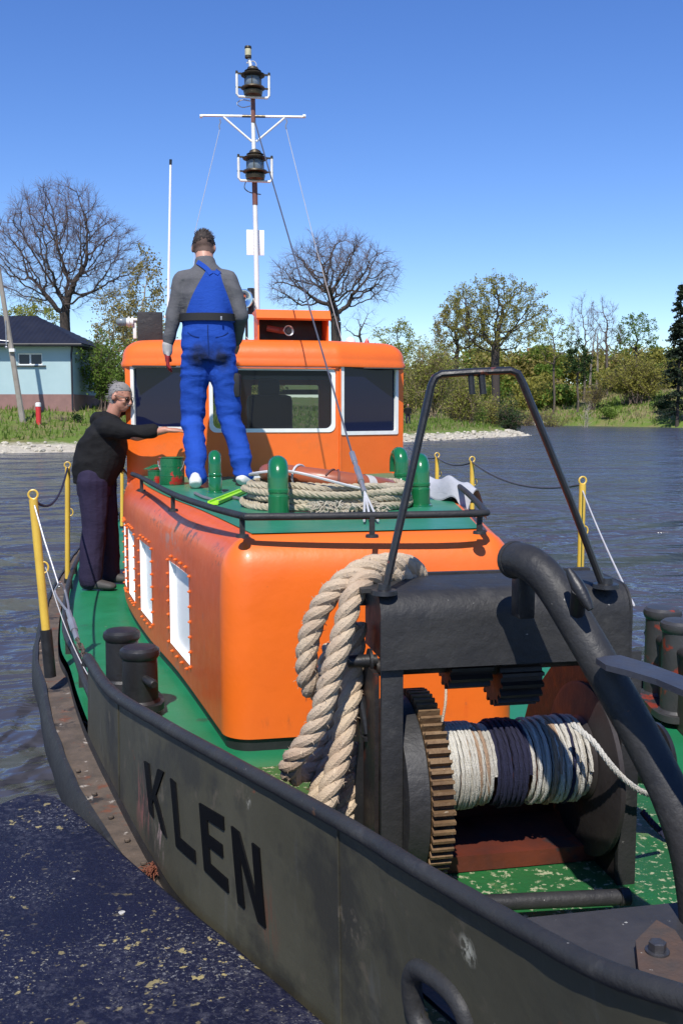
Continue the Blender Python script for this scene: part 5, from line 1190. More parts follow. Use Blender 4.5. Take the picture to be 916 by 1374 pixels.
# far wood closing the view behind
rs=np.random.RandomState(77); C=[];MI=[]; SV=[]
for i in range(240):
    if i<180: X=rs.uniform(0,92); Y=rs.uniform(186,235)
    else: X=rs.uniform(-75,-14); Y=rs.uniform(125,190)
    g=ht(X,Y); hh=rs.uniform(5.5,10.5) if X>0 else rs.uniform(4,7.5); hh=hh if (X<0 or Y>202) else rs.uniform(2.5,4.5); 
    for k in range(5):
        cx,cy,cz=X+rs.normal(scale=2.6),Y+rs.normal(scale=2),g+hh*rs.uniform(.35,.85); r=rs.uniform(1.5,3.2); n=130
        q=rs.normal(size=(n,3)); q/=np.linalg.norm(q,axis=1,keepdims=True); C.append(np.array([cx,cy,cz])+q*r*rs.uniform(.5,1,(n,1))*np.array([1,1,.8])); MI.append(np.full(n,rs.choice([0,0,1,0,3,1])))
C=np.vstack(C); LV,LF=leaves_mesh(C,.34,rs); o=bulk('far_wood',LV,LF,[OLIVE,MGREEN,DGREEN,RUSTL],np.concatenate(MI)); meta(o,kind='stuff')
# undergrowth
def scatter(name,n,region,hgt,mat,seed,wid=.05,dmin=1.5,cond=None):
    rs=np.random.RandomState(seed); X=rs.uniform(region[0],region[1],n);Y=rs.uniform(region[2],region[3],n); d=sdist(X,Y); k=d>dmin
    if cond is not None: k&=cond(X,Y,d,rs)
    X,Y=X[k],Y[k]; Z=HT(X,Y); N=len(X); h=hgt*rs.uniform(.5,1.3,N); a=rs.uniform(0,6.28,N); w=wid*rs.uniform(.6,1.5,N); l=rs.normal(scale=.35,size=(N,2))*h[:,None]
    p=np.stack([X,Y,Z-.05],1); u=np.stack([np.cos(a)*w,np.sin(a)*w,0*a],1); t=np.stack([X+l[:,0],Y+l[:,1],Z+h],1)
    V=np.stack([p-u,p+u,t+u*.2,t-u*.2],1).reshape(-1,3); F=np.arange(4*N).reshape(N,4); o=bulk(name,V,F,mat); meta(o,kind='stuff'); return o
scatter('grass',26000,(-45,22,56,112),.32,GRASS,1,.06,dmin=2.3)
scatter('dry_grass',9000,(-45,22,56,112),.34,TAN,2,.05,dmin=2.3,cond=lambda X,Y,d,rs:(d>7)|(rs.uniform(size=X.shape)<.4))
scatter('meadow_grass',30000,(10,95,118,215),.5,GRASS,3,.12,dmin=.3,cond=lambda X,Y,d,rs: np.sin(X*.21+Y*.13)+np.sin(X*.07-Y*.3)+rs.normal(scale=.8,size=X.shape)>.1)
scatter('dry_meadow_grass',26000,(10,95,118,215),.6,TAN,4,.11,dmin=2.0,cond=lambda X,Y,d,rs: np.sin(X*.21+Y*.13)+np.sin(X*.07-Y*.3)+rs.normal(scale=.8,size=X.shape)<.5)
scatter('reeds',5000,(14,95,100,185),.9,GRASS,6,.09,dmin=-.1,cond=lambda X,Y,d,rs:(d<2.2)&(X>20)&(Y>110))
# riprap
rs=np.random.RandomState(9); mbr=MB(); ico=bmesh.new(); bmesh.ops.create_icosphere(ico,subdivisions=1,radius=1); iv=[v.co.copy() for v in ico.verts]; jf=[[v.index for v in f.verts] for f in ico.faces]; ico.free()
cnt=0
while cnt<520:
    i=rs.randint(2,9); t=rs.uniform(); ax,ay=SH[i];bx,by=SH[i+1]
    if i==2 and t<.35: continue
    dx,dy=bx-ax,by-ay; l=math.hypot(dx,dy); o_=rs.uniform(-.3,1.7); x=ax+dx*t-dy/l*o_; y=ay+dy*t+dx/l*o_
    s=rs.uniform(.07,.24)*(1 if i<6 else 1.1); z=ht(x,y)
    vs=[Vector((x+v.x*s*rs.uniform(.7,1.2),y+v.y*s*rs.uniform(.7,1.2),z+v.z*s*.55*rs.uniform(.7,1.2)+.03)) for v in iv]; mbr.add(vs,jf); cnt+=1
o=mbr.build('shore_stones',paint('pale_shore_stone',(.50,.46,.37),(.42,.38,.30),.9,1.2,bump=(5,.4)),smooth=False); meta(o,kind='stuff')
mbr=MB(); 
for (x,y,s) in ((720,553,.9),(727,556,.6),(705,560,.5),(693,564,.5)):
    p=W(x,y+10,152); z=ht(p.x,152 if sdist(np.array([p.x]),np.array([152.]))[0]>0 else 175); yy=176; X=p.x*176/152; z=max(0.2,ht(X,yy)); b0=(X,yy,z+.1)
    oo=MB().add([Vector((v.x*s*1.5,v.y*s,v.z*s*.7)) for v in iv],jf).build('boulder',paint('pale_shore_stone',(.5,.5,.5)),smooth=False); oo.location=b0
    meta(oo,{720:'largest pale boulder on the far shore above the tip of the spit',727:'smaller pale boulder just right of the largest far shore boulder',705:'small pale boulder left of the largest far shore boulder',693:'leftmost small pale boulder on the far shore by the inlet'}[x],'boulder')
# --- house
YH=70; xr=W(98,500,YH).x; xl_=xr-13; zg=2.45; ze=W(98,462,YH).z; zpl=W(98,529,YH).z; yb=YH+9
TEAL=paint('teal_render',(.38,.51,.53),(.34,.47,.49),.85,.6,bump=(3,.3)); PLB=paint('pinkish_brick_plinth',(.27,.15,.13),(.22,.125,.11),.85,1.5,bump=(8,.4))
hs=thing('house','single-storey teal rendered house with dark tiled roof on the left bank','house',(xr-6,YH,zg-.4))
def hp(mb,name,mat,**k):
    o=mb.build(name,mat,hs,**k); o.matrix_parent_inverse=Matrix.Translation(-Vector(hs.location)); return o
wx0,wx1=W(24,480,YH).x,W(57,480,YH).x; wz0,wz1=W(40,490,YH).z,W(40,474,YH).z
hp(plate_holes([(0,zpl),(13,zpl),(13,ze+.1),(0,ze+.1)],[[(wx0-xl_,wz0),(wx1-xl_,wz0),(wx1-xl_,wz1),(wx0-xl_,wz1)]],.3,(xl_,YH,0),(1,0,0),(0,0,1)),'front_wall',TEAL,smooth=False)
m=MB(); m.box((xr-.15,(YH+.31+yb)/2,(zpl+ze)/2),(.3,yb-YH-.31,ze-zpl)); m.box(((xl_+xr)/2,yb,(zpl+ze)/2),(13,.3,ze-zpl)); m.box((xl_+.15,(YH+.31+yb)/2,(zpl+ze)/2),(.3,yb-YH-.31,ze-zpl)); hp(m,'wall',TEAL,smooth=False)
m=MB(); m.box(((xl_+xr)/2,(YH+yb)/2,(zg-.6+zpl)/2),(13.08,yb-YH+.1,zpl-zg+.6)); hp(m,'plinth',PLB,smooth=False)
f=hp(plate_holes([(wx0,wz0),(wx1,wz0),(wx1,wz1),(wx0,wz1)],[[(wx0+.08,wz0+.08),((wx0+wx1)/2-.06,wz0+.08),((wx0+wx1)/2-.06,wz1-.08),(wx0+.08,wz1-.08)],[((wx0+wx1)/2+.06,wz0+.08),(wx1-.08,wz0+.08),(wx1-.08,wz1-.08),((wx0+wx1)/2+.06,wz1-.08)]],.08,(0,YH+.08,0),(1,0,0),(0,0,1)),'window',WHITE,smooth=False)
m=MB(); m.add([(wx0,YH+.14,wz0),(wx1,YH+.14,wz0),(wx1,YH+.14,wz1),(wx0,YH+.14,wz1)],[(0,1,2,3)]); p=m.build('pane',glassmat('house_glass',(.03,.04,.06),0,.05),f,smooth=False)
m=MB(); m.box(((wx0+wx1)/2,YH-.05,wz0-.06),(wx1-wx0+.5,.2,.08)); hp(m,'window_sill',simple('dark_sill',(.05,.05,.055),.6),smooth=False)
m=MB(); m.tube([(xr+.05,YH-.05,ze),(xr-.05,YH-.08,ze-.7),(xr-.05,YH-.08,zg)],.07,8); m.tube([(xl_,YH-.75,ze-.05),(xr+.85,YH-.75,ze-.05)],.09,8); hp(m,'gutter',simple('dark_gutter',(.02,.02,.025),.5))
zr_=W(20,425,75).z; xrr=W(52,425,75).x; a0,a1=YH-.8,yb+.8; xo=xr+.9; xlo=xl_-.9
ROOF=paint('dark_roof_tile',(.009,.009,.014),(.015,.015,.021),.5,1,bump=(6,.3))
m=MB(); NR=46
def rib(x): return .03*abs(math.sin(x*math.pi/.32))
# front and back slopes with real corrugation, plus the hip
rows=[]
xs_=[xlo+(xo-xlo)*i/260 for i in range(261)]
def roofz(x,y):
    f_=(y-a0)/((a1-a0)/2) if y<(a0+a1)/2 else (a1-y)/((a1-a0)/2); hx_=(xo-x)/(xo-xrr); return ze+ (zr_-ze)*max(0,min(1,f_,hx_))
for j in range(0,25):
    y=a0+(a1-a0)*j/24; rows.append([Vector((x,y,roofz(x,y)+rib(x))) for x in xs_])
m.grid(rows); m.box(((xlo+xo)/2,(a0+a1)/2,ze-.08),(xo-xlo,a1-a0,.14)); hp(m,'roof',ROOF,ang=40)
# --- pole, red post
pt=thing('utility_pole','weathered leaning concrete pole in front of the teal house','pole',W(31,552,65)); q0=Vector(pt.location); q0.z=ht(q0.x,65)-.2; pt.location=q0
tp_=W(-4,345,65)-q0; m=MB(); m.tube([(0,0,0),tp_*.5,tp_],[.20,.17,.14],8); m.build('shaft',paint('weathered_concrete',(.30,.27,.23),(.24,.21,.17),.9,2),pt)
m=MB(); b_=W(17,470,64.8)-q0; m.box(b_,(.35,.3,.2)); m.build('clamp_band',WHITE,pt); m=MB(); m.tube([W(-5,456,64.8)-q0,W(12,458,64.8)-q0],.035,6); m.tube([W(8,430,64.8)-q0,W(9,463,64.8)-q0],.04,6); m.sphere(W(9,466,64.8)-q0,.10,10); m.build('insulator_arm',GREYM,pt)
q0=Vector((W(52,555,64).x,64,0)); q0.z=ht(q0.x,64); rp_=thing('marker_post','short red post with a white cap on the grass before the house','post',q0)
hgt=W(52,540,64).z-q0.z; MB().lathe((0,0,0),(0,0,1),[(0,.17),(hgt*.82,.17)],14).build('shaft',simple('red_post_paint',(.55,.03,.03),.5),rp_); MB().lathe((0,0,hgt*.82),(0,0,1),[(0,.18),(hgt*.15,.18),(hgt*.18,.1)],14).build('cap',WHITE,rp_)
# far cottage between the oak and the conifer
q0=W(726,484,240); q0.z=ht(q0.x,240)-.2; cz=W(726,484,240).z-q0.z; fc=thing('cottage','distant grey-roofed cottage with two brick chimneys right of the great oak','house',q0)
m=MB(); m.box((0,0,cz/2),(9,6,cz)); m.build('wall',simple('cottage_wall',(.25,.2,.16),.9),fc,smooth=False); m=MB(); rz_=2.0; m.prism([(-5.2,-3.8,cz-.1),(-5.2,0,cz+rz_),(-5.2,3.8,cz-.1)],(10.6,0,0)); m.build('roof',simple('grey_roof',(.13,.12,.13),.8),fc,smooth=False)
for s_ in (-2.9,1.6): MB().box((s_,0,cz+rz_-.1),(1.2,.8,2.2)).build('chimney',simple('chimney_brick',(.28,.12,.08),.9),fc,smooth=False)
m=MB(); m.box((-1.6,-3.02,cz*.7),(1.1,.1,1.0)); m.build('window',GLASS,fc,smooth=False)
# ================================================================== PEOPLE
SKIN=paint('skin',(.50,.27,.19),(.44,.22,.15),.5,14,bump=(60,.1),rv=.08)
SKIN2=paint('weathered_skin',(.46,.22,.15),(.38,.17,.11),.5,14,bump=(60,.15),rv=.08)
GREYSH=cloth('grey_shirt_fabric',(.115,.115,.122),(.085,.085,.092),9)
BLUE=None
BLACKC=cloth('black_sweat_fabric',(.009,.009,.010),(.013,.013,.014),8); NAVYC=cloth('navy_trouser_fabric',(.020,.016,.038),(.028,.022,.05),8)
BELT=simple('black_webbing',(.01,.01,.011),.7); HAIRD=simple('dark_brown_hair',(.022,.014,.01),.75); HAIRS=simple('short_shaved_hair',(.10,.06,.045),.8); HAIRG=simple('grey_hair',(.20,.19,.185),.85)
SHOEW=simple('white_shoe',(.62,.61,.58),.6); SHOEB=simple('dark_grey_shoe',(.05,.048,.046),.7); SOLE=simple('pale_sole',(.35,.33,.28),.8); GLV=simple('grey_knit_glove',(.42,.40,.38),.9); GLR=simple('red_rubber_palm',(.30,.02,.02),.5)
def shape_c(bm_,pts,rad,n=14):
    pts=[Vector(p) for p in pts]; m=MB()
    for i in range(len(pts)-1): m.tube([pts[i],pts[i+1]],[rad[i],rad[i+1]],n)
    for p,r in zip(pts,rad): m.sphere(p,r,12)
    bm_.append(m)
def shape_e(bm_,pts,rr,xd=(1,0,0),n=24,sup=.85):
    pts=[Vector(p) for p in pts]; xd=Vector(xd); m=MB(); G=[]
    for i,p in enumerate(pts):
        a=pts[max(0,i-1)];b=pts[min(len(pts)-1,i+1)]; t=(b-a).normalized(); u=(xd-t*xd.dot(t)).normalized(); v=t.cross(u)
        def s(q): return math.copysign(abs(q)**sup,q)
        G.append([p+u*rr[i][0]*s(math.cos(2*math.pi*j/n))+v*rr[i][1]*s(math.sin(2*math.pi*j/n)) for j in range(n)])
    m.grid(G,closed=True); k=len(G)-1; m.f.append(tuple(range(n))); m.f.append(tuple(k*n+j for j in range(n))); m.m+=[0,0]; bm_.append(m)
def solid(name,shapes,mat,parent,voxel=.012,smooth=4,amp=0,fs=(9,9,4),seed=0,matfn=None,ampfn=None):
    tmp=MB()
    for s in shapes: tmp.add(s.v,s.f)
    o=tmp.build('tmp',SKIN); bpy.context.view_layer.update()
    r=o.modifiers.new('r','REMESH'); r.mode='VOXEL'; r.voxel_size=voxel
    s=o.modifiers.new('s','SMOOTH'); s.iterations=smooth; s.factor=.5
    dg=bpy.context.evaluated_depsgraph_get(); me=D.meshes.new_from_object(o.evaluated_get(dg)); old=o.data; D.objects.remove(o); D.meshes.remove(old)
    me.name=name; me.materials.clear()
    for mm in (mat if isinstance(mat,(list,tuple)) else [mat]): me.materials.append(mm)
    if amp:
        N_=[v.normal.copy() for v in me.vertices]
        for v,nn in zip(me.vertices,N_):
            c=v.co; q=Vector((c.x*fs[0],c.y*fs[1],c.z*fs[2])); w_=noise.noise(q+Vector((seed,0,0))); w2=noise.noise(q*2.3+Vector((0,seed,3)))
            k_=ampfn(c) if ampfn else 1.0; v.co=c+nn*amp*k_*((1-2.4*abs(w_))*.9-.45+(.5-abs(w2)*1.4)*.45)
    for p in me.polygons:
        p.use_smooth=True
        if matfn: p.material_index=matfn(p.center)
    o=D.objects.new(name,me); COL.objects.link(o); o.parent=parent; o.matrix_parent_inverse=Matrix.Translation(-Vector(parent.location)); return o
def hand(wrist,fdir,pn,th,sc=1.0,curl=.35,grow=0):
    """palm and five bent fingers; fdir = finger direction, pn = palm normal, th = thumb side"""
    f=Vector(fdir).normalized(); pn=Vector(pn); pn=(pn-f*pn.dot(f)).normalized(); t=Vector(th); t=(t-f*t.dot(f)-pn*t.dot(pn)).normalized(); w=Vector(wrist); S=[]
    shape_e(S,[w,w+f*.03*sc,w+f*.06*sc,w+f*.09*sc],[(.026*sc+grow,.019*sc+grow),(.036*sc+grow,.018*sc+grow),(.041*sc+grow,.017*sc+grow),(.040*sc+grow,.014*sc+grow)],xd=t)
    for i,(off,l) in enumerate(((.030,.072),(.010,.082),(-.011,.076),(-.031,.060))):
        b=w+f*.085*sc+t*off*sc; l*=sc; d=f+t*off*1.5; d.normalize(); p1=b+d*l*.42; d2=(d+pn*curl).normalized(); p2=p1+d2*l*.32; d3=(d+pn*curl*2.6).normalized(); p3=p2+d3*l*.26
        shape_c(S,[b-f*.02*sc,p1,p2,p3],[.0095*sc+grow,.0088*sc+grow,.0080*sc+grow,.0068*sc+grow],10)
    b=w+f*.025*sc+t*.026*sc; p1=b+(t*.7+f*.7+pn*.25).normalized()*.042*sc; p2=p1+(t*.30+f*.9+pn*.35).normalized()*.034*sc; shape_c(S,[b,p1,p2],[.014*sc+grow,.0115*sc+grow,.009*sc+grow],10)
    return S
def head(c,fwd,up,s=1.0):
    """skull, jaw, nose, ears, lips, brow; fwd = where the face looks"""
    f=Vector(fwd).normalized(); u=Vector(up); u=(u-f*u.dot(f)).normalized(); r=f.cross(u); S=[]; c=Vector(c)
    P=lambda a,b,d: c+f*a*s+r*b*s+u*d*s
    def ell(p,q):
        m=MB(); m.sphere((0,0,0),1,16); M_=Matrix((r,f,u)).transposed(); vs=[M_@Vector((v[0]*q[0]*s,v[1]*q[1]*s,v[2]*q[2]*s))+p for v in m.v]; mm=MB(); mm.add(vs,m.f); S.append(mm)
    ell(P(-.008,0,.030),(.076,.095,.088)); ell(P(.022,0,-.045),(.058,.068,.062)); ell(P(.045,0,-.085),(.034,.036,.026)); ell(P(.070,0,.018),(.050,.022,.018))
    shape_c(S,[P(.088,0,.012),P(.104,0,-.018),P(.109,0,-.030)],[.009*s,.013*s,.014*s],8)
    for q in (-1,1): ell(P(.065,q*.036,-.025),(.020,.022,.020)); ell(P(-.008,q*.079,-.008),(.012,.020,.032)); ell(P(.103,q*.012,-.034),(.010,.010,.009))
    ell(P(.085,0,-.058),(.024,.012,.008)); ell(P(.083,0,-.071),(.021,.012,.008))
    return S,P,(f,u,r)
def shoe(name,heel,toe,z,parent,mat,w=.046,h=.075,sole=SOLE):
    a=Vector((heel[0],heel[1],z)); b=Vector((toe[0],toe[1],z)); d=(b-a); l=d.length; d.normalize(); S=[]; sd_=Vector((-d.y,d.x,0))
    shape_e(S,[a+Vector((0,0,.03)),a+d*.02+Vector((0,0,.045)),a+d*l*.35+Vector((0,0,.05)),a+d*l*.65+Vector((0,0,.040)),a+d*l*.9+Vector((0,0,.032)),b+Vector((0,0,.028))],[(w*.7,.028),(w*.95,.042),(w*.95,.046),(w*1.1,.036),(w*.95,.027),(w*.5,.014)],xd=sd_)
    shape_c(S,[a+d*.05+Vector((0,0,.04)),a+d*.05+Vector((0,0,h+.0))],[.044,.036])
    o=solid(name,S,mat,parent,.009,2)
    m=MB(); n_=28; poly=[]
    for i in range(n_):
        t=2*math.pi*i/n_; x=math.cos(t); poly.append(a+d*(l*.5+x*(l*.5+.008))+sd_*w*1.12*math.copysign(abs(math.sin(t))**.8,math.sin(t))+Vector((0,0,.001)))
    m.prism(poly,(0,0,.022)); so_=m.build('sole',sole,o,smooth=False); so_.matrix_parent_inverse=Matrix.Translation(-Vector(parent.location)); return o
def drape(name,cols,obj,fromdir,off,mat,parent,thick=.004):
    """cols: grid of world points; thrown along fromdir onto obj's surface and lifted by off"""
    me=obj.data; bv=BVHTree.FromPolygons([v.co.copy() for v in me.vertices],[tuple(p.vertices) for p in me.polygons]); d=Vector(fromdir).normalized(); G=[]
    last=None
    for row in cols:
        R_=[]
        for p in row:
            p=Vector(p); hit=bv.ray_cast(p-d*1.0,d)
            if hit[0] is None:
                near=bv.find_nearest(p); q=near[0]; nn=near[1]
            else: q,nn=hit[0],hit[1]
            R_.append(q-d*off)
        G.append(R_)
    for _ in range(2):
        G2=[[v.copy() for v in r] for r in G]
        for i in range(1,len(G)-1):
            for j in range(len(G[0])): G2[i][j]=(G[i][j]*2+G[i-1][j]+G[i+1][j])/4
        G=G2
    m=MB(); m.grid(G); m.grid([[p+d*thick for p in r] for r in G]); o=m.build(name,mat,parent,fix=False); o.matrix_parent_inverse=Matrix.Translation(-Vector(parent.location)); return o
def child(mb,name,mat,parent,**k):
    o=mb.build(name,mat,parent,**k); o.matrix_parent_inverse=Matrix.Translation(-Vector(parent.location)); return o
def gchild(mb,name,mat,par,root,**k):
    o=mb.build(name,mat,par,**k); o.matrix_parent_inverse=Matrix.Translation(-Vector(root.location)); return o
# ---------------- man in blue overalls, back to the camera, on the cabin roof
Yp=7.08; feetL=Wz(264,655,ZR+.004); feetR=Wz(333,652,ZR+.004); root=Vector(((feetL.x+feetR.x)/2,Yp,ZR))
man=thing('person','person in blue bib overalls and grey shirt, back turned, on the cabin roof','person',root)
hL,hR=W(263,478,Yp),W(297,478,Yp); kL,kR=W(258,563,Yp+.02),W(309,560,Yp+.02); aL=Vector((feetL.x,feetL.y+.04,ZR+.09)); aR=Vector((feetR.x-.02,feetR.y+.04,ZR+.09))
pel=W(280,462,Yp); wst=W(279,430,Yp+.01); chs=W(277,395,Yp+.03); shc=W(276,368,Yp+.02); nk=W(275,352,Yp+.03); nkt=W(274,338,Yp+.07); hd=W(273.5,333,Yp+.10)
sL,sR=W(243,374,Yp+.02),W(310,374,Yp+.02); eL,eR=W(233,424,Yp-.01),W(323,424,Yp+.0); wL,wR=W(225,466,Yp-.01),W(317,458,Yp+.20)
S=[]
shape_c(S,[hL,kL,aL],[.085,.058,.038]); shape_c(S,[hR,kR,aR],[.085,.058,.038]); shape_e(S,[pel+Vector((0,0,-.08)),pel,wst,chs,shc,nk],[(.12,.09),(.15,.10),(.14,.09),(.16,.10),(.14,.085),(.05,.05)])
shape_c(S,[shc,sL,eL,wL],[.045,.038,.032,.026]); shape_c(S,[shc,sR,eR,wR],[.045,.038,.032,.026]); shape_c(S,[nk+Vector((0,0,-.03)),nkt,hd],[.064,.062,.06])
shape_c(S,[aL,Vector((feetL.x,feetL.y+.14,ZR+.045))],[.035,.025]); shape_c(S,[aR,Vector((feetR.x+.08,feetR.y+.10,ZR+.045))],[.035,.025])
Hs,HP,Hf=head(hd,(0.02,1,-.32),(0,.25,1),.97); S+=Hs
S+=hand(wL+Vector((0,0,-.01)),(-.02,.05,-1),(1,.2,0),(.25,1,0),.95,.4); S+=hand(wR,(-.2,.8,-.4),(-.6,0,-1),(-1,-.3,.2),.95,.6)
body=solid('body',S,SKIN,man,.0085,3)
# hair: clipped sides, longer dark top
f_,u_,r_2=Hf
def hairpick(c):
    q=Vector(c)-hd; return q
def shell(name,objsrc,cond,off,mat,parent,root,amp=.003):
    me=objsrc.data; vi={}; V=[];Fc=[]
    for p in me.polygons:
        if all(cond(me.vertices[i].co) for i in p.vertices):
            ff=[]
            for i in p.vertices:
                if i not in vi: v=me.vertices[i]; vi[i]=len(V); V.append(v.co+v.normal*(off+amp*noise.noise(v.co*90)))
                ff.append(vi[i])
            Fc.append(ff)
    n=len(V); m=MB(); m.add(V,Fc)
    o=m.build(name,mat,parent,fix=False); o.matrix_parent_inverse=Matrix.Translation(-Vector(root.location)); return o
def lc(c): q=Vector(c)-hd; return q.dot(f_),q.dot(r_2),q.dot(u_)
shell('clipped_hair',body,lambda c: (lambda a,b,d: d>-.062+max(0,a)*.8 and a<.045 and not(abs(b)>.080) and (Vector(c)-hd).length<.16)(*lc(c)),.0025,HAIRS,man,man,.0008)
hr=shell('hair',body,lambda c: (lambda a,b,d: d>.014-.02*noise.noise(Vector(c)*30) and a<.085 and (Vector(c)-hd).length<.17)(*lc(c)),.005,HAIRD,man,man,.008)
m=MB(); rn=random.Random(2)
for i in range(420):
    th=rn.uniform(0,6.28); ph=rn.uniform(0,1.05); q=f_*math.sin(ph)*math.cos(th)*.095+r_2*math.sin(ph)*math.sin(th)*.074+u_*(math.cos(ph)*.088+.030); p=hd+q; d=(q.normalized()*.6+f_*.35+r_2*rn.uniform(-.3,.3)+u_*.25).normalized(); l=rn.uniform(.018,.036); m.tube([p,p+d*l*.6,p+d*l+f_*.004],[.0028,.002,.0006],3,cap=False)
child(m,'hair_tufts',HAIRD,man)
# grey shirt
S=[]; shape_e(S,[W(279,440,Yp),wst+Vector((0,0,.03)),chs,W(276.5,376,Yp+.03),W(276,364,Yp+.03),W(275.5,356,Yp+.03),W(275,347,Yp+.04)],[(.165,.115),(.165,.115),(.19,.125),(.175,.11),(.125,.09),(.075,.07),(.062,.062)])
shape_c(S,[shc+Vector((-.04,0,-.03)),sL+Vector((.01,0,-.01)),eL,wL+Vector((0,0,.015))],[.08,.070,.053,.038]); shape_c(S,[shc+Vector((.04,0,-.03)),sR+Vector((-.01,0,-.01)),eR,wR],[.08,.070,.053,.038])
shirt=solid('shirt',S,GREYSH,man,.0085,3,amp=.009,fs=(4,4,6),seed=3)
# blue trousers
BLUE=cloth('royal_blue_work_cloth',(.010,.050,.29),(.014,.065,.36),5,patch=[(tuple(W(267,480,Yp-.15)),.095,(.009,.014,.038)),(tuple(W(296,482,Yp-.15)),.095,(.009,.014,.038)),(tuple(W(265,468,Yp-.15)),.04,(.014,.028,.10)),(tuple(W(259,556,Yp-.1)),.03,(.01,.04,.2))])
S=[]; shape_e(S,[pel+Vector((0,0,-.11)),pel+Vector((0,0,-.02)),W(279.5,445,Yp),W(279,428,Yp)],[(.165,.12),(.192,.135),(.182,.125),(.178,.122)],n=28)
shape_c(S,[hL+Vector((.006,0,0)),hL.lerp(kL,.5),kL,kL.lerp(aL,.5),aL+Vector((0,-.005,-.01))],[.108,.095,.083,.076,.068]); shape_c(S,[hR+Vector((-.006,0,0)),hR.lerp(kR,.5),kR,kR.lerp(aR,.5),aR+Vector((-.01,-.005,-.01))],[.108,.095,.083,.076,.068])
shape_c(S,[hL+Vector((.01,-.030,.00))],[.098]); shape_c(S,[hR+Vector((-.01,-.030,.0))],[.098])
tr=solid('overall_trousers',S,BLUE,man,.0085,3,amp=.017,fs=(4,4,9.5),seed=8,ampfn=lambda c: .42+.6*max(math.exp(-((c.z-ZR-.16)/.13)**2),.8*math.exp(-((c.z-kL.z)/.12)**2),.7*math.exp(-((c.z-hL.z+.10)/.10)**2)))
# bib back flap narrowing to the crossed straps
def rowpts(y,xa,xb,n,Y=Yp-.1): return [W(xa+(xb-xa)*i/(n-1),y,Y) for i in range(n)]
bk=[(431,246,314),(424,247,313),(414,250,311),(404,254,308),(394,259,304),(384,264,300),(375,269,297),(368,273,295),(362,276,294)]
drape('bib_back',[rowpts(y,a,b,16) for y,a,b in bk],shirt,(0,1,0),.010,BLUE,man)
def strap(name,pts,w,mat=None,off=.013):
    P=[W(x,y,Yp-.1) for x,y in pts]; P=resample(P,.02); G=[]
    for i,p in enumerate(P):
        t=(P[min(i+1,len(P)-1)]-P[max(i-1,0)]).normalized(); s_=t.cross(Vector((0,1,0))).normalized()*w/2; G.append([p-s_,p,p+s_])
    drape(name,G,shirt,(0,1,0),off,mat or BLUE,man)
strap('strap',[(283,367),(278,360),(270,354),(263,349.5)],.032); strap('strap',[(289,367),(293,359),(297,355)],.032)
def tstrip(name,pts,w,off=.004,mat_=None):
    P=resample([W(x,y,Yp-.1) for x,y in pts],.02); G=[]
    for i,p in enumerate(P):
        t=(P[min(i+1,len(P)-1)]-P[max(i-1,0)]).normalized(); s_=t.cross(Vector((0,1,0))).normalized()*w/2; G.append([p-s_,p,p+s_])
    drape(name,G,tr,(0,1,0),off,mat_ or BLUED,man,.003)
BLUED=cloth('blue_seam_thread',(.005,.02,.11),(.007,.028,.14),9)
tstrip('back_seam',[(279.5,436),(280,455),(281,472),(281,486)],.007)
tstrip('pocket_edge',[(252,446),(258,452),(268,453)],.006); tstrip('pocket_edge',[(306,446),(300,452),(290,453)],.006)
pass
m=MB(); n_=40; G=[]
bv=BVHTree.FromPolygons([v.co.copy() for v in tr.data.vertices],[tuple(p.vertices) for p in tr.data.polygons]); 
for zy,dz in ((432,0),(429,0),(425,0),(422,0)):
    row=[]
    cz=W(279,zy,Yp).z
    for j in range(n_):
        a=2*math.pi*j/n_; cxx=W(279,zy,Yp).x; row.append(Vector((cxx+.197*math.copysign(abs(math.cos(a))**.85,math.cos(a)),Yp+.14*math.copysign(abs(math.sin(a))**.85,math.sin(a)),cz)))
    G.append(row)
m.grid(G,closed=True); child(m,'belt',BELT,man)
m=MB(); m.box(W(297,427,Yp-.145),(.012,.01,.026),bev=.002); child(m,'belt_loop',GREYM,man)
m=MB(); m.box(W(318,517,Yp-.0),(.05,.12,.17),bev=.02); child(m,'knee_pocket',BELT,man)
# glove on the hanging hand
S=hand(wL+Vector((0,0,-.01)),(-.02,.05,-1),(1,.2,0),(.25,1,0),.98,.4,.0035); shape_c(S,[wL+Vector((0,0,.02)),wL+Vector((0,0,-.03))],[.038,.035])
solid('glove',S,[GLV,GLR],man,.0055,2,matfn=lambda c: 1 if c.z<wL.z-.055+.02*noise.noise(c*40) else 0)
shoe('shoe',(feetL.x,feetL.y-.06),(feetL.x-.03,feetL.y+.22),ZR+.004,man,SHOEW); shoe('shoe',(feetR.x-.06,feetR.y-.03),(feetR.x+.10,feetR.y+.16),ZR+.004,man,SHOEW)
# ---------------- older man in black hoodie on the side deck
Yq=8.02; n0=Wz(128,780,ZD+.004); root=Vector((n0.x,Yq,ZD)); dx=n0.x-W(128,600,Yq).x
man2=thing('person','grey-haired person with glasses in black hoodie leaning towards the wheelhouse','person',root)
hip=W(128,643,Yq); hn,hf=hip+Vector((0,-.10,0)),hip+Vector((.02,.10,0)); kn,kf=W(126,708,Yq-.10),W(142,704,Yq+.12); an=Vector((W(122,768,Yq-.12).x,Yq-.14,ZD+.09)); af=Vector((W(149,760,Yq+.2).x,Yq+.16,ZD+.09))
ws=W(131,628,Yq); bl_=W(138,602,Yq); ch=W(143,584,Yq); sc_=W(146,570,Yq); nk2=W(151,558,Yq+.0); hd2=W(161.5,533,Yq)
sn,sf=W(147,573,Yq-.19),W(150,573,Yq+.17); en,ef=W(184,585,Yq-.24),W(160,600,Yq+.16); wn_,wf=W(222,577,Yq-.28),W(156,622,Yq+.16)
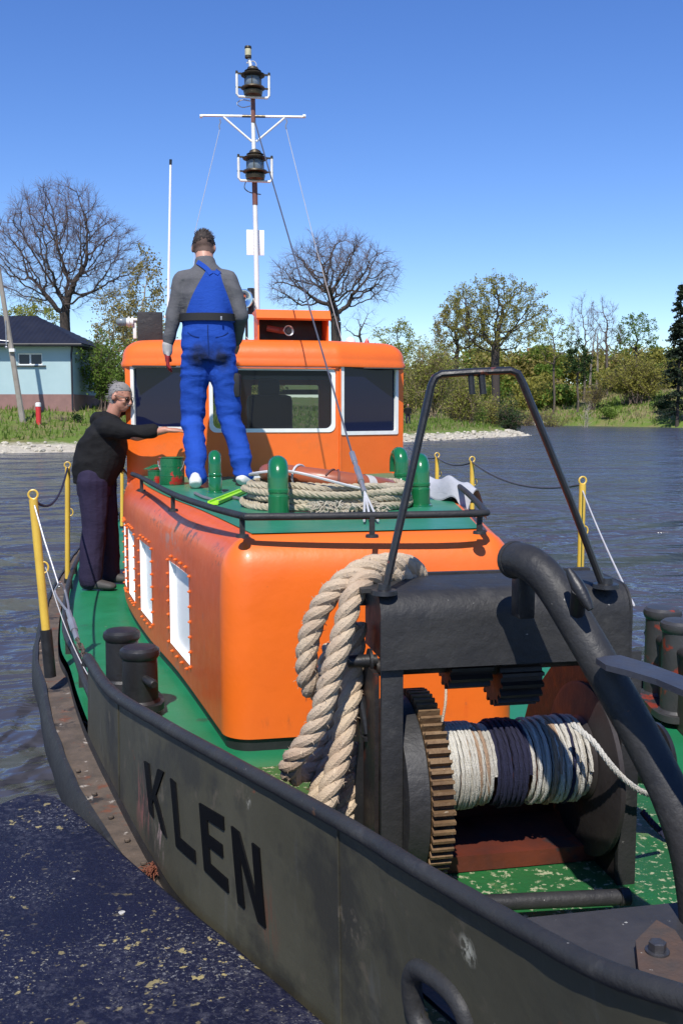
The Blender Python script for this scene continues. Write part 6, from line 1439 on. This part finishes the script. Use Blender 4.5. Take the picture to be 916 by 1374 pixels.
S=[]; shape_c(S,[hn,kn,an],[.085,.056,.038]); shape_c(S,[hf,kf,af],[.085,.056,.038]); shape_e(S,[hip+Vector((0,0,-.06)),ws,bl_,ch,sc_,nk2],[(.11,.15),(.13,.15),(.13,.16),(.12,.17),(.09,.15),(.05,.05)])
shape_c(S,[sc_,sn,en,wn_],[.05,.045,.042,.029]); shape_c(S,[sc_,sf,ef,wf],[.05,.05,.040,.028]); shape_c(S,[nk2+Vector((-.02,0,-.04)),nk2,hd2+Vector((-.02,0,-.03))],[.06,.058,.055])
shape_c(S,[an,an+Vector((.10,-.02,-.045))],[.035,.025]); shape_c(S,[af,af+Vector((.10,0,-.045))],[.035,.025])
Hs,HP,Hf2=head(hd2,(1,-.38,-.26),(.25,0,1),1.0); S+=Hs
S+=hand(wn_+Vector((.01,0,0)),(1,.15,-.04),(0,.2,-1),(0,1,.3),1.0,.25); S+=hand(wf,(.6,.2,-.6),(-.3,0,-1),(0,-1,0),1.0,.4)
body2=solid('body',S,SKIN2,man2,.0085,3)
f2,u2,r2=Hf2
def lc2(c): q=Vector(c)-hd2; return q.dot(f2),q.dot(r2),q.dot(u2)
shell('hair',body2,lambda c:(lambda a,b,d:(d>.045+.25*max(0,a) or (a<-.005 and d>-.065)) and a<.075 and not(abs(b)>.082 and d<.03) and (Vector(c)-hd2).length<.15)(*lc2(c)),.004,HAIRG,man2,man2,.004)
m=MB(); rn=random.Random(6)
for i in range(520):
    a=rn.uniform(-.095,.05); b=rn.choice([-1,1])*rn.uniform(0,.078); d=rn.uniform(-.05,.118)
    q=Vector((a+.008,b,d-.03)); 
    if not(.80<((a+.008)/.099)**2+(b/.079)**2+((d-.030)/.091)**2<1.25) or (a>-.01 and d<.03): continue
    p=hd2+f2*a+r2*b+u2*d; n_=(f2*a*.8+r2*b+u2*(d-.03)).normalized(); dr=(n_*.5-f2*.7-u2*.1+r2*rn.uniform(-.2,.2)).normalized(); l=rn.uniform(.015,.032); m.tube([p,p+dr*l*.5,p+dr*l],[.0026,.0018,.0005],3,cap=False)
child(m,'hair_tufts',HAIRG,man2)
m=MB()
for q in (-1,1):
    cc_=HP(.096,q*.036,.004) if True else None
    m.tube([cc_+r2*.024*math.cos(t)+u2*.018*math.sin(t)+f2*(-.004*abs(math.cos(t))) for t in [2*math.pi*i/18 for i in range(18)]],.0026,6,closed=True); m.tube([HP(.092,q*.058,.008),HP(.05,q*.080,.010),HP(-.01,q*.086,.006)],.0028,6)
m.tube([HP(.100,-.013,.008),HP(.104,0,.010),HP(.100,.013,.008)],.0024,6); child(m,'glasses',simple('black_spectacle_frame',(.01,.01,.01),.3),man2)
m=MB(); 
for q in (-1,1): m.sphere(HP(.083,q*.034,.0),.0125,10)
ey=child(m,'eyes',simple('eye',(.05,.03,.02),.2),man2)
m=MB(); m.tube([HP(.100,-.022,-.047),HP(.108,0,-.044),HP(.100,.022,-.047)],.006,6); child(m,'moustache',HAIRG,man2)
S=[]; shape_e(S,[W(127,650,Yq),W(128,638,Yq),W(132,622,Yq),bl_+Vector((.0,0,0)),ch,W(146,573,Yq),nk2+Vector((-.02,0,0))],[(.155,.175),(.175,.185),(.195,.195),(.195,.20),(.165,.205),(.12,.17),(.075,.085)])
shape_c(S,[sc_+Vector((0,-.08,-.02)),sn+Vector((0,0,-.01)),sn.lerp(en,.6),W(205,578.5,Yq-.265)],[.10,.088,.066,.052]); shape_c(S,[sc_+Vector((0,.08,-.02)),sf,ef,wf],[.09,.082,.062,.045])
shape_c(S,[W(133,560,Yq-.07),W(131,562,Yq),W(134,560,Yq+.08)],[.05,.065,.05]); shape_c(S,[W(140,556,Yq-.09),W(152,560,Yq-.085),W(160,566,Yq-.05)],[.035,.032,.028]); shape_c(S,[W(126,650,Yq-.05),W(130,650,Yq+.05)],[.12,.12])
solid('hoodie',S,BLACKC,man2,.009,3,amp=.015,fs=(3.5,3.5,5),seed=5)
S=[]; shape_e(S,[W(127,665,Yq),W(127,640,Yq)],[(.14,.17),(.15,.17)]); shape_c(S,[hn,hn.lerp(kn,.5),kn,kn.lerp(an,.5),an+Vector((0,0,.0))],[.128,.118,.102,.096,.088]); shape_c(S,[hf,hf.lerp(kf,.5),kf,kf.lerp(af,.5),af],[.125,.112,.098,.092,.084])
solid('trousers',S,NAVYC,man2,.009,3,amp=.012,fs=(4.5,4.5,3.5),seed=6)
shoe('shoe',(an.x-.07,an.y+.01),(an.x+.21,an.y-.03),ZD+.004,man2,SHOEB,w=.05); shoe('shoe',(af.x-.07,af.y),(af.x+.20,af.y+.0),ZD+.004,man2,SHOEB,w=.05)
# ---------------- small figure on the spit
px_=W(547,556,90).x; gz=ht(px_,90)-.02; r0=Vector((px_,90,gz)); man3=thing('person','tiny distant person in dark clothes standing on the spit beside the wheelhouse edge','person',r0)
S=[]; c=r0; V=lambda x,y,z: c+Vector((x,y,z))
shape_c(S,[V(-.10,0,.9),V(-.13,0,.48),V(-.14,0,.06)],[.09,.065,.05]); shape_c(S,[V(.10,0,.9),V(.13,.05,.48),V(.15,.05,.06)],[.09,.065,.05]); shape_e(S,[V(0,0,.85),V(0,0,1.1),V(0,0,1.35),V(0,0,1.48)],[(.17,.11),(.16,.11),(.20,.12),(.09,.07)]); shape_c(S,[V(-.2,0,1.4),V(-.27,.03,1.12),V(-.22,-.08,.9)],[.06,.045,.035]); shape_c(S,[V(.2,0,1.4),V(.27,.03,1.12),V(.22,-.08,.9)],[.06,.045,.035]); shape_c(S,[V(0,0,1.45),V(0,-.01,1.56)],[.055,.055])
Hs,_,_=head(V(0,-.02,1.66),(0,-1,-.1),(0,0,1)); b3=list(S)+Hs
solid('body',b3,SKIN,man3,.02,2); S2=[]
shape_c(S2,[V(-.10,0,.9),V(-.13,0,.48),V(-.14,0,.10)],[.105,.085,.07]); shape_c(S2,[V(.10,0,.9),V(.13,.05,.48),V(.15,.05,.10)],[.105,.085,.07]); solid('trousers',S2,NAVYC,man3,.02,2)
S2=[]; shape_e(S2,[V(0,0,.82),V(0,0,1.1),V(0,0,1.37),V(0,0,1.50)],[(.20,.14),(.19,.14),(.225,.145),(.10,.09)]); shape_c(S2,[V(-.2,0,1.4),V(-.27,.03,1.12),V(-.23,-.07,.93)],[.078,.062,.05]); shape_c(S2,[V(.2,0,1.4),V(.27,.03,1.12),V(.23,-.07,.93)],[.078,.062,.05]); solid('jacket',S2,BLACKC,man3,.02,2)
